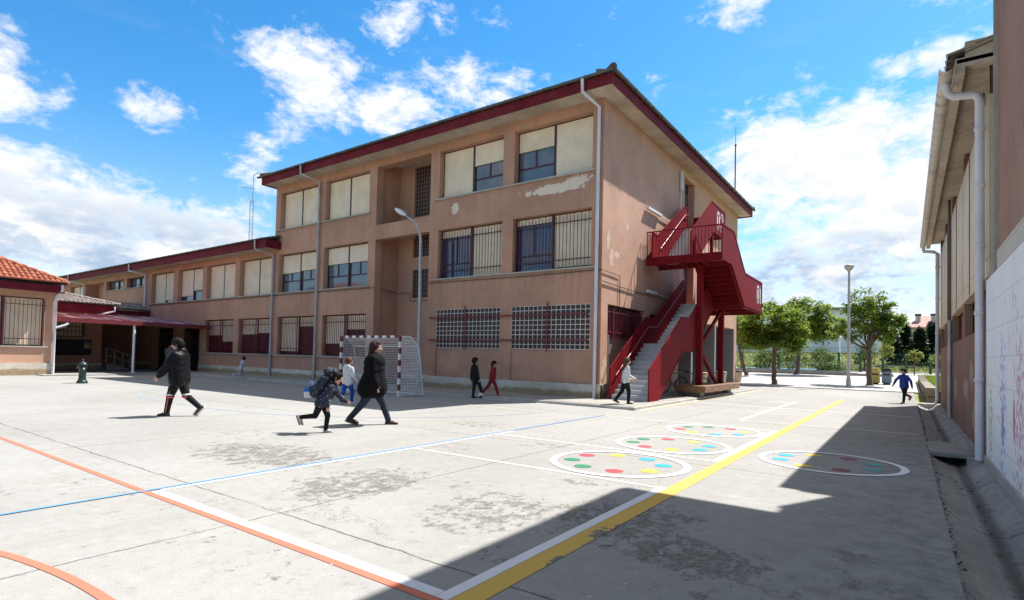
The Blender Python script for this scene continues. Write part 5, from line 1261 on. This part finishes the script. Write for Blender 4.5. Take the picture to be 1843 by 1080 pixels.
    mb = MB(); mb.box(.3, 26.75, -.2, 1.1, 27.3, .0); struct(mb.build('drain_end_ground', M['conc_light']))
    # grass tufts on the bank
    mb = MB()
    for _ in range(9000):
        x = g.uniform(-26, 8); y = 72+g.random()*26; z = zt(y)-.03; h = g.uniform(.12, .40); a = g.uniform(0, 6.28); dx, dy = math.cos(a)*.08, math.sin(a)*.08
        mb.add(((x-dx, y-dy, z), (x+dx, y+dy, z), (x+g.uniform(-.15, .15), y+g.uniform(-.15, .15), z+h)), ((0, 1, 2),))
    stuff(mb.build('bank_grass', leaf('dry grass', (.12, .145, .05), (.25, .235, .11))))
    # recycling containers
    for x, m, lab in ((-1.75, plain('container yellow', (.42, .33, .05), .5), 'yellow fronted recycling container next to the tree trunk'), (-1.1, plain('container blue grey', (.16, .20, .26), .5), 'blue grey recycling container with a pitched lid by the tree')):
        y = 44.5; z = zt(y)+.04; t = thing('recycling_container', lab, 'container', (x, y, z), 0, 'recycling containers by the tree')
        mb = MB(); mb.box(x-.27, y-.25, z+.10, x+.27, y+.25, z+.85); mb.build('body', m, t, bevel=.02)
        mb = MB(); mb.py([(x-.29, z+.86), (x+.29, z+.86), (x+.16, z+1.08), (x-.16, z+1.08)], y-.27, y+.27); mb.build('lid', M['black'] if x > -1.5 else m, t)
        mb = MB(); mb.box(x-.2, y-.254, z+.62, x+.2, y-.251, z+.72); mb.build('slot', M['black'], t)
        mb = MB(); mb.box(x-.2, y-.1, z, x+.2, y+.1, z+.098); mb.build('foot', M['black'], t)
    # white hall and the flats
    t = thing('white_hall', 'large pale hall with a flat grey roof edge behind the trees', 'hall', (-30, 118, 3))
    m, tt = mat_new('pale hall wall'); p = tt.pos(); x, y, z = tt.sep(p)
    br = tt.n('ShaderNodeTexBrick', {'Vector': tt.comb(x, z, 0.), 'Color1': (.74, .75, .75, 1), 'Color2': (.78, .79, .79, 1), 'Mortar': (.42, .43, .45, 1), 'Scale': 1., 'Mortar Size': .04, 'Brick Width': 3.2, 'Row Height': 2.1}).outputs[0]
    finish(tt, tt.mix(tt.m('MULTIPLY', tt.sm(tt.noise(p, .3, 5., .6), .45, .7), .4), br, (.33, .33, .33)), .7)
    mb = MB(); mb.box(-60, 110, 1, -2.6, 135, 10.7); mb.build('wall', m, t)
    mb = MB(); mb.box(-60.3, 109.7, 10.71, -2.3, 135.3, 11.15); mb.build('roof', plain('hall roof edge', (.15, .17, .18)), t)
    t = thing('apartment_block', 'cream flats with a pink tiled roof, chimneys and a white balcony above the conifers', 'flats', (14, 146, 3))
    mb = MB(); mb.box(.2, 140, 1, 44, 152, 9.3); mb.build('wall', plain('flats wall', (.46, .40, .33), .8), t)
    mb = MB(); mb.add([(-.6, 139, 9.25), (44.5, 139, 9.25), (44.5, 146, 12.0), (2.5, 146, 12.0), (-.6, 153, 9.25), (44.5, 153, 9.25)], ((0, 1, 2, 3), (3, 2, 5, 4), (0, 3, 4))); mb.add([(-.6, 139, 9.25), (44.5, 139, 9.25), (44.5, 139, 8.95), (-.6, 139, 8.95)], ((0, 1, 2, 3),)); rf = mb.build('roof', plain('pink tiles', (.36, .20, .165), .8, var=.2, scale=1.), t)
    for x in (1.4, 4.0, 6.6, 10, 15):
        mb = MB(); mb.box(x, 142.2, 9.6, x+.85, 143.1, 11.75); c = mb.build('chimney', M['conc_light'], rf); mb = MB(); mb.box(x-.12, 142.1, 11.76, x+.97, 143.2, 12.15); mb.build('cowl', M['black'], t).parent = rf
    for i in range(9):
        x = 1.0+i*2.6
        for z in (3.8, 6.6):
            mb = MB(); mb.box(x, 139.93, z, x+1.3, 139.99, z+1.5); mb.build('window', M['glass_grey'], t)
    mb = MB(); mb.box(4.2, 138.6, 6.2, 12, 139.95, 6.4)
    for i in range(40): mb.box(4.2+i*.195, 138.6, 6.4, 4.26+i*.195, 138.66, 7.4)
    mb.box(4.2, 138.58, 7.4, 12, 138.68, 7.5); mb.build('balcony', M['white'], t)
far_side()

# ------------------------------------------------------------------ people
def remesh(mb, vox, smooth=3):
    me = mb.mesh('tmp'); o = bpy.data.objects.new('tmp', me); COL.objects.link(o)
    r = o.modifiers.new('r', 'REMESH'); r.mode = 'VOXEL'; r.voxel_size = vox; r.use_smooth_shade = True
    if smooth: s = o.modifiers.new('s', 'SMOOTH'); s.factor = .5; s.iterations = smooth
    dg = bpy.context.evaluated_depsgraph_get(); out = bpy.data.meshes.new_from_object(o.evaluated_get(dg))
    bpy.data.objects.remove(o); bpy.data.meshes.remove(me); return out
def rot_dir(a, out=0., side=1):
    """unit vector hanging down, swung forward by a and out to the side (degrees)"""
    a, b = R(a), R(out)
    return Vector((math.sin(a)*math.cos(b), side*math.sin(b), -math.cos(a)*math.cos(b)))
def person(label, at, heading, H, legs, arms, lean=0, head=(0, 0), hs=1.0, bulk=1.0, top=None, top_len=.03, legm=None, shoe=None, sole=None, hairm=None, hair='short', skinm=None,
           hood=False, coat=False, curl=.6, stripe=None, z0=0., extra=None, roll=0, neck_col=None):
    """legs: ((thigh, knee, foot), (thigh, knee, foot)) for the body's own two sides; arms: (upper, out, elbow)"""
    t = thing('person', label, 'person', (0, 0, 0))
    up = Vector((math.sin(R(lean)), math.sin(R(roll)), math.cos(R(lean)))).normalized(); Y = Vector((0, 1, 0)); fwd = Y.cross(up).normalized()
    pel = Vector((0, 0, .505*H)); sh = pel+up*.300*H; nk = sh+up*.032*H
    hd, ht = head; hu = Vector((math.sin(R(lean*.5+hd)), 0, math.cos(R(lean*.5+hd))))
    hf = Matrix.Rotation(R(ht), 3, 'Z') @ Vector((math.cos(R(lean*.5+hd)), 0, -math.sin(R(lean*.5+hd))))
    hr = .066*H*hs; hc = nk+hu*(.035*H+hr*.95); hy = hu.cross(hf).normalized()
    J = {}
    for s, (th, kn, ft) in zip((1, -1), legs):
        hip = pel+Vector((0, s*.052*H, -.01*H)); kd = rot_dir(th); k = hip+kd*.235*H; sd = rot_dir(th-kn); a = k+sd*.225*H
        f = Vector((math.cos(R(ft)), 0, math.sin(R(ft)))); J[s] = [hip, k, a, f]
    for s, (ua, ou, el) in zip((1, -1), arms):
        so = sh+Vector((0, s*.105*H*(.96+.04*bulk), -.012*H)); e = so+rot_dir(ua, ou, s)*.165*H
        fd = rot_dir(ua+el, ou*.35, s); w = e+fd*.145*H; J[s] += [so, e, w, fd]
    low = min(min((J[s][2]-Vector((0, 0, .045*H))+J[s][3]*.10*H).z, (J[s][2]-Vector((0, 0, .045*H))-J[s][3]*.035*H).z) for s in (1, -1))
    dz = Vector((0, 0, -low))
    for v in (pel, sh, nk, hc): v += dz
    for s in (1, -1):
        for i in (0, 1, 2, 4, 5, 6): J[s][i] = J[s][i]+dz
    v = .0042*H
    def put(name, me, m, par=t):
        me.materials.append(m); o = bpy.data.objects.new(name, me); COL.objects.link(o); o.parent = par; return o
    # body: one continuous surface
    b = MB(); sc = H
    [b.cap(pel+Y*y_*H, sh-up*.05*H+Y*y_*1.1*H, .058*H, .050*H) for y_ in (-.04, 0, .04)]
    for s in (1, -1):
        hip, k, a, f, so, e, w, fd = J[s]
        b.cap(hip, k, .048*sc, .036*sc); b.cap(k, a, .034*sc, .024*sc); b.cap(a-Vector((0, 0, .02*H)), a-Vector((0, 0, .03*H))+f*.09*H, .022*sc, .017*sc)
        b.cap(sh, so, .04*sc, .034*sc); b.cap(so, e, .031*sc, .025*sc); b.cap(e, w, .024*sc, .016*sc)
        # hand: palm, four bent fingers of unequal length, thumb from the side of the palm
        pn = Vector((0, -s, 0)); pn = (pn-fd*pn.dot(fd)).normalized(); fx = fd.cross(pn).normalized(); fx = fx if fx.x > 0 else -fx
        for q in (-.5, .5): b.cap(w+fd*.008*H+fx*q*.018*H, w+fd*.046*H+fx*q*.026*H, .0095*H, .0095*H, 8)
        for i, L in enumerate((.036, .043, .040, .030)):
            o0 = w+fd*.052*H+fx*(.021-.014*i)*H; d1 = (fd+pn*curl*.5).normalized(); d2 = (fd+pn*curl*1.9).normalized()
            m1 = o0+d1*L*.55*H; b.cap(o0-fd*.01*H, m1, .0058*H, .0054*H, 7); b.cap(m1, m1+d2*L*.5*H, .0054*H, .0045*H, 7)
        th0 = w+fd*.018*H+fx*.022*H; m1 = th0+(fd*.7+fx*.7+pn*.3).normalized()*.024*H; b.cap(th0, m1, .0068*H, .006*H, 7); b.cap(m1, m1+(fd+pn*.5).normalized()*.020*H, .006*H, .005*H, 7)
    b.cap(nk-up*.03*H, hc-hu*hr*.5, .032*H, .029*H)
    # head with jaw, nose, brow, ears
    b.ball(hc+hu*hr*.16-hf*hr*.10, hr*.98, n=18, m=12); b.ball(hc-hu*hr*.30+hf*hr*.14, hr*.74, n=16, m=10); b.ball(hc-hu*hr*.86+hf*hr*.40, hr*.34, n=10, m=7)
    b.cap(hc+hf*hr*.84+hu*hr*.10, hc+hf*hr*1.08-hu*hr*.24, hr*.10, hr*.17, 8)
    for s in (1, -1): b.cap(hc+hy*s*hr*.92+hu*hr*.12-hf*hr*.05, hc+hy*s*hr*.90-hu*hr*.22, hr*.14, hr*.10, 8); b.ball(hc+hf*hr*.62+hy*s*hr*.42-hu*hr*.22, hr*.30, n=8, m=6)
    b.cap(hc+hf*hr*.80+hu*hr*.28+hy*hr*.42, hc+hf*hr*.80+hu*hr*.28-hy*hr*.42, hr*.12, hr*.12, 8); b.cap(hc+hf*hr*.84-hu*hr*.56+hy*hr*.18, hc+hf*hr*.84-hu*hr*.56-hy*hr*.18, hr*.09, hr*.09, 8)
    body = put('body', remesh(b, v, 2), skinm)
    for s in (1, -1):
        e = MB(); e.ball(hc+hf*hr*.86+hy*s*hr*.33+hu*hr*.08, hr*.115, n=8, m=6); put('eye', e.mesh('eye'), M['black'])
    mo = MB(); mo.cap(hc+hf*hr*.93-hu*hr*.54+hy*hr*.2, hc+hf*hr*.93-hu*hr*.54-hy*hr*.2, hr*.055, hr*.055, 6); put('mouth', mo.mesh('mouth'), M['lip'])
    # trousers
    c = MB(); c.cap(pel+Y*.045*H, pel-Y*.045*H, .078*H, .078*H); c.cap(pel, pel+up*.05*H, .082*H, .08*H)
    for s in (1, -1):
        hip, k, a, f = J[s][:4]; c.cap(hip, k, .066*H*(.55+.45*bulk), .046*H); c.cap(k, a-(a-k).normalized()*.008*H, .044*H, .033*H); c.ball(k, .047*H, n=10, m=7)
        g = (a-k).normalized(); c.cap(a-g*.03*H, a-g*.005*H, .036*H, .034*H)
    tr = put('trousers', remesh(c, v*1.2, 3), legm)
    if stripe:
        for s in (1, -1):
            hip, k, a, f = J[s][:4]; q = MB()
            for o_, w_ in ((0., .007*H),): q.tube([hip+Y*s*.058*H+fwd*o_, k+Y*s*.040*H+fwd*o_], [w_*1.6, w_*1.2], 6); q.tube([k+Y*s*.040*H, a+Y*s*.028*H], [w_*1.2, w_], 6)
            q.lathe(k+Vector((0, 0, -.03*H)), [(.044*H, 0), (.050*H, .004*H), (.050*H, .016*H), (.044*H, .02*H)], 14)
            put('stripe', q.mesh('stripe'), stripe)
            q = MB(); q.lathe(k+Vector((0, 0, .0)), [(.044*H, 0), (.052*H, .004*H), (.052*H, .018*H), (.044*H, .022*H)], 14); put('knee_band', q.mesh('knee_band'), M['white'])
    # shoes
    for s in (1, -1):
        a, f = J[s][2], J[s][3]; n_ = Y.cross(f); n_ = n_ if n_.z > 0 else -n_; base = a-n_*.028*H
        q = MB(); q.cap(base-f*.018*H, base+f*.050*H, .026*H, .027*H, 12); q.cap(base+f*.05*H-n_*.003*H, base+f*.095*H-n_*.008*H, .026*H, .019*H, 12); q.cap(base-f*.012*H+n_*.02*H, base+f*.012*H+n_*.016*H, .027*H, .024*H)
        so_ = put('shoe', remesh(q, v*1.1, 2), shoe)
        q = MB(); o0 = base-n_*.019*H; pts = [(-.046, -.018), (-.046, .018), (0, .024), (.06, .028), (.10, .022), (.116, 0), (.10, -.022), (.06, -.028), (0, -.024)]
        q.prism(pts, lambda u, w_: o0+f*u*H+Y*w_*H, lambda u, w_: o0+f*u*H+Y*w_*H-n_*.011*H); put('sole', q.mesh('sole'), sole or M['white'], so_)
    # jacket
    c = MB(); B = bulk; lo = pel-up*top_len*H; tk = .083*H*B
    for y_ in (-.045, 0, .045):
        c.cap(lo+Y*y_*H*B, pel+up*.12*H+Y*y_*H, tk*(1.06 if coat else .95), tk*.92); c.cap(pel+up*.12*H+Y*y_*H, sh-up*.045*H+Y*y_*1.15*H, tk*.92, tk*.78)
    if coat:
        for y_ in (-.05, .05):
            c.cap(pel-up*(top_len+.02)*H+Y*y_*H, pel+Y*y_*H, tk*1.12, tk); c.cap(pel-up*(top_len+.045)*H-fwd*.060*H+Y*y_*H, sh-up*.12*H-fwd*.010*H+Y*y_*H, tk*.98, tk*.70); c.cap(pel-up*(top_len+.035)*H+fwd*.045*H+Y*y_*H, pel+up*.14*H+fwd*.02*H+Y*y_*H, tk*.95, tk*.78)
    for s in (1, -1):
        so, e, w, fd = J[s][4:8]; c.cap(sh+up*.0*H, so, .045*H*B, .042*H*B); c.cap(so, e, .043*H*B, .037*H*B); c.cap(e, w+fd*.004*H, .037*H*B, .027*H*B)
        if B > 1.1:
            for q in (.25, .5, .75): c.ball(so.lerp(e, q), .045*H*B, n=10, m=6); c.ball(e.lerp(w, q), .038*H*B, n=10, m=6)
    if B > 1.1:
        for q in (.02, .10, .18, .25): c.cap(pel+up*q*H+Y*.05*H, pel+up*q*H-Y*.05*H, tk*.99, tk*.99)
    c.cap(nk-up*.03*H, nk+up*.008*H, .052*H, .046*H)
    if hood:
        c.ball(nk-fwd*.050*H+up*.010*H, .062*H, .75, 1.15, .75, 12, 8); c.cap(nk-fwd*.05*H, nk-fwd*.075*H-up*.055*H, .05*H, .03*H)
    jk = put('jacket', remesh(c, v*1.4, 2), top)
    # hair
    h = MB(); tn = 1.06
    if hair != 'hat':
        h.ball(hc+hu*hr*.24-hf*hr*.16, hr*tn, n=18, m=12); h.ball(hc-hf*hr*.34-hu*hr*.05, hr*.92, n=14, m=9); h.cap(hc+hu*hr*.80+hf*hr*.40+hy*hr*.3, hc+hu*hr*.80+hf*hr*.40-hy*hr*.4, hr*.36, hr*.36)
    if hair == 'long':
        for s in (-.55, 0, .55): h.cap(hc-hf*hr*.45+hy*s*hr, nk-fwd*.065*H-up*.085*H+Y*s*.055*H, hr*.60, hr*.34)
        for s in (-1, 1): h.cap(hc+hy*s*hr*.78+hu*hr*.2-hf*hr*.1, hc+hy*s*hr*.82-hu*hr*.9-hf*hr*.35, hr*.34, hr*.26)
    if hair == 'tail': h.ball(hc-hf*hr*1.05+hu*hr*.1, hr*.30); h.cap(hc-hf*hr*1.1, nk-fwd*.07*H-up*.08*H, hr*.27, hr*.13)
    if hair == 'bushy':
        g = random.Random(3)
        for i in range(34):
            d = Vector((g.uniform(-1, .75), g.uniform(-1, 1), g.uniform(-.1, 1))).normalized(); h.ball(hc+hu*hr*.2+(hf*d.x+hy*d.y+hu*d.z)*hr*.92, hr*.34, n=8, m=6)
    if hair == 'hat': h.ball(hc+hu*hr*.2, hr*1.12, n=16, m=10); h.cap(hc+hu*hr*.35+hf*hr*.9+hy*hr*.4, hc+hu*hr*.35+hf*hr*.9-hy*hr*.4, hr*.2, hr*.2)
    put('hair' if hair != 'hat' else 'hat', remesh(h, v*1.1, 1), hairm)
    t.rotation_euler = (0, 0, heading); t.location = (at[0], at[1], z0)
    t['joints'] = 0; del t['joints']
    def wp(p): return Matrix.Rotation(heading, 3, 'Z') @ p+Vector((at[0], at[1], z0))
    return dict(t=t, J=J, sh=sh, pel=pel, up=up, fwd=fwd, wp=wp, H=H, nk=nk, hc=hc)
def people():
    M['lip'] = plain('lips', (.22, .07, .06))
    coatm = fabric('black wool cloth', (.005, .005, .006), .85, shine=-.2, fold=14.)
    sk = skin('fair skin', (.52, .31, .22)); sk2 = skin('olive skin', (.42, .24, .16))
    dk = fabric('near black cloth', (.008, .008, .009), .9); dkj = fabric('black padded cloth', (.006, .006, .0075), .42, shine=-.16, fold=26.)
    navy = fabric('navy cloth', (.012, .016, .030)); denim = fabric('dark denim', (.020, .027, .045)); grey = fabric('pale grey fleece', (.50, .51, .52)); white = fabric('white cloth', (.56, .56, .55))
    red = fabric('dark red tracksuit', (.22, .012, .022)); blue = fabric('blue tracksuit', (.015, .05, .26)); blue2 = fabric('bright blue trousers', (.012, .055, .30)); jean = fabric('blue jeans', (.045, .085, .16)); greyt = fabric('grey trousers', (.36, .37, .38))
    hb = fabric('dark hair', (.008, .006, .005), .65, shine=-.16, fold=60.); hbr = fabric('brown hair', (.085, .040, .020), .6, shine=-.1, fold=60.); hrd = fabric('dark reddish hair', (.032, .009, .009), .6, shine=-.1, fold=60.)
    shw = plain('white shoe', (.55, .55, .54)); shb = plain('black shoe', (.015, .015, .016)); shr = plain('coral shoe', (.50, .10, .07)); shbr = plain('dark brown shoe', (.035, .022, .018)); tan = plain('tan sole', (.24, .17, .10))
    coral = plain('coral stripe', (.62, .10, .085)); pack = fabric('navy patterned cloth', (.016, .022, .04), .7, spots=(.34, .37, .42))
    ang = lambda dx, dy: math.atan2(dy, dx)
    person('woman in a long black coat and dark jeans striding across the sunny yard', (-8.87, 7.60), ang(.66, .56), 1.73, ((26, 6, 2), (-26, 14, -16)), ((-4, 10, 14), (0, 12, 16)), 2, (0, -6), 1.0, 1.48, coatm, .01, denim, shbr, tan, hrd, 'long', sk, coat=True)
    person('teenager in a shiny black puffer jacket and black trousers with coral stripes', (-12.84, 5.62), ang(-.72, -.62), 1.67, ((19, 9, 2), (-17, 32, -48)), ((26, 12, 10), (10, 8, 8)), 3, (10, 8), 1.02, 1.34, dkj, .035, dk, shb, M['white'], hb, 'bushy', sk, hood=True, stripe=coral)
    p = person('small child leaning forward under a patterned backpack in black trousers', (-8.62, 6.21), ang(.68, .55), 1.13, ((20, 26, 2), (-22, 62, -70)), ((22, 8, 30), (-16, 14, 20)), 34, (6, 0), 1.22, 1.15, pack, .03, dk, shw, M['black'], hb, 'short', sk, hood=False)
    # backpack, its own thing, carried on the back
    H = p['H']; up, fwd = p['up'], p['fwd']; c = p['pel']+up*.19*H-fwd*.16*H
    t = thing('backpack', 'dark navy speckled backpack hanging on the leaning child', 'backpack', p['wp'](Vector((0, 0, 0))), 0)
    t.rotation_euler = p['t'].rotation_euler; Y = Vector((0, 1, 0))
    q = MB()
    for y in (-.07, .07): q.cap(c-up*.13*H+Y*y*H, c+up*.14*H+Y*y*H, .085*H, .075*H)
    q.cap(c-fwd*.06*H-up*.10*H+Y*.05*H, c-fwd*.06*H-up*.10*H-Y*.05*H, .07*H, .07*H)
    me = remesh(q, .009, 2); me.materials.append(pack); o = bpy.data.objects.new('bag', me); COL.objects.link(o); o.parent = t
    q = MB(); q.ball(c+up*.26*H-fwd*.02*H, .10*H, .95, 1.1, .8); q.cap(c+up*.22*H+fwd*.07*H, c+up*.30*H+fwd*.04*H, .06*H, .07*H); me = remesh(q, .009, 2); me.materials.append(pack); o = bpy.data.objects.new('rolled_hood', me); COL.objects.link(o); o.parent = t
    q = MB()
    for s in (1, -1): q.tube([c+up*.17*H+fwd*.03*H+Y*s*.075*H, p['sh']+up*.035*H+Y*s*.07*H, p['sh']+fwd*.10*H-up*.05*H+Y*s*.075*H, p['pel']+up*.12*H+fwd*.10*H+Y*s*.085*H, c-up*.10*H+fwd*.05*H+Y*s*.08*H], .013*H, 6)
    me = q.mesh('strap'); me.materials.append(M['black']); o = bpy.data.objects.new('strap', me); COL.objects.link(o); o.parent = t
    t = thing('carrier_bag', 'small white and blue plastic bag hanging behind the child with the backpack', 'carrier bag', p['wp'](Vector((0, 0, 0))), 0); t.rotation_euler = p['t'].rotation_euler
    cc = p['pel']-fwd*.27*H-up*.03*H; cb = Vector((cc.x, .10*H, cc.z)); q = MB()
    w = .085*H
    q.add([cb+Vector(v_)*H*.8 for v_ in ((-.085, -.03, -.10), (.085, -.03, -.10), (.085, .03, -.10), (-.085, .03, -.10), (-.09, -.045, .02), (.09, -.045, .02), (.09, .045, .02), (-.09, .045, .02))], ((0, 1, 2, 3), (0, 4, 5, 1), (1, 5, 6, 2), (2, 6, 7, 3), (3, 7, 4, 0)))
    me = q.mesh('bag_base'); me.materials.append(plain('white bag', (.66, .60, .62), .4, scale=14., var=.08)); o = bpy.data.objects.new('bag_base', me); COL.objects.link(o); o.parent = t
    q = MB(); q.add([cb+Vector(v_)*H*.8 for v_ in ((-.09, -.046, .021), (.09, -.046, .021), (.09, .046, .021), (-.09, .046, .021), (-.075, -.02, .12), (.075, -.02, .12), (.075, .02, .12), (-.075, .02, .12))], ((0, 4, 5, 1), (1, 5, 6, 2), (2, 6, 7, 3), (3, 7, 4, 0)))
    q.tube([cb+Vector((-.05, 0, .12))*H, cb+Vector((-.02, 0, .18))*H, cb+Vector((.04, 0, .18))*H, cb+Vector((.05, 0, .12))*H], .008*H, 6)
    me = q.mesh('bag_top'); me.materials.append(plain('blue bag', (.015, .17, .55), .4)); o = bpy.data.objects.new('bag_top', me); COL.objects.link(o); o.parent = t
    person('boy in a pale grey hoodie and bright blue trousers seen from behind near the goal', (-12.95, 10.15), ang(-.10, .99), 1.29, ((-14, 4, 0), (26, 30, 0)), ((12, 12, 40), (6, 14, 30)), 3, (4, -18), 1.16, 1.05, grey, .02, blue2, shw, M['white'], hbr, 'short', sk, hood=True)
    person('boy all in black tapping a football by the plinth, back turned', (-11.98, 14.72), ang(.42, .90), 1.35, ((-4, 3, 0), (26, 8, 6)), ((-8, 6, 8), (6, 9, 10)), -8, (14, 0), 1.12, 1.04, dk, .06, navy, shb, M['white'], hb, 'short', sk)
    person('girl in a dark red tracksuit with a ponytail walking along the plinth', (-11.52, 15.05), ang(.80, .20), 1.17, ((24, 6, 0), (-28, 16, -18)), ((-18, 8, 18), (14, 8, 12)), 6, (4, -6), 1.2, 1.02, red, .03, red, shr, M['white'], hb, 'tail', sk2, z0=.10)
    person('girl with long brown hair in a white top and black trousers by the stairs', (-6.95, 15.72), ang(.74, .60), 1.37, ((-16, 22, -24), (16, 18, 0)), ((0, 6, 52), (4, 6, 58)), 4, (4, -6), 1.08, 1.02, white, -.0, dk, shb, M['white'], hbr, 'long', sk, z0=.10)
    p = person('boy in a blue zipped jacket and black trousers walking away from the trees', (-.09, 26.10), ang(-.62, -.78), 1.31, ((14, 6, 0), (-20, 50, -50)), ((-10, 34, 8), (10, 44, 8)), 4, (6, 10), 1.12, 1.04, blue, .02, dk, shr, shr, hb, 'short', sk)
    person('boy in grey clothes and a dark cap running beside the building', (-26.95, 14.65), ang(.25, .97), 1.12, ((22, 14, 0), (-16, 66, -70)), ((36, 10, 60), (-44, 10, 60)), 14, (4, 0), 1.2, 1.06, grey, .02, greyt, shw, M['white'], navy, 'hat', sk, hood=True)
    person('man in a pale jacket and jeans standing in the shade of the canopy', (-38.4, 16.15), ang(.9, -.3), 1.67, ((2, 2, 0), (-3, 2, 0)), ((16, 6, 86), (20, 6, 80)), 1, (6, 10), 1.0, 1.10, fabric('beige jacket', (.36, .34, .30)), .04, jean, shb, M['black'], hb, 'short', sk2, z0=.05)
people()
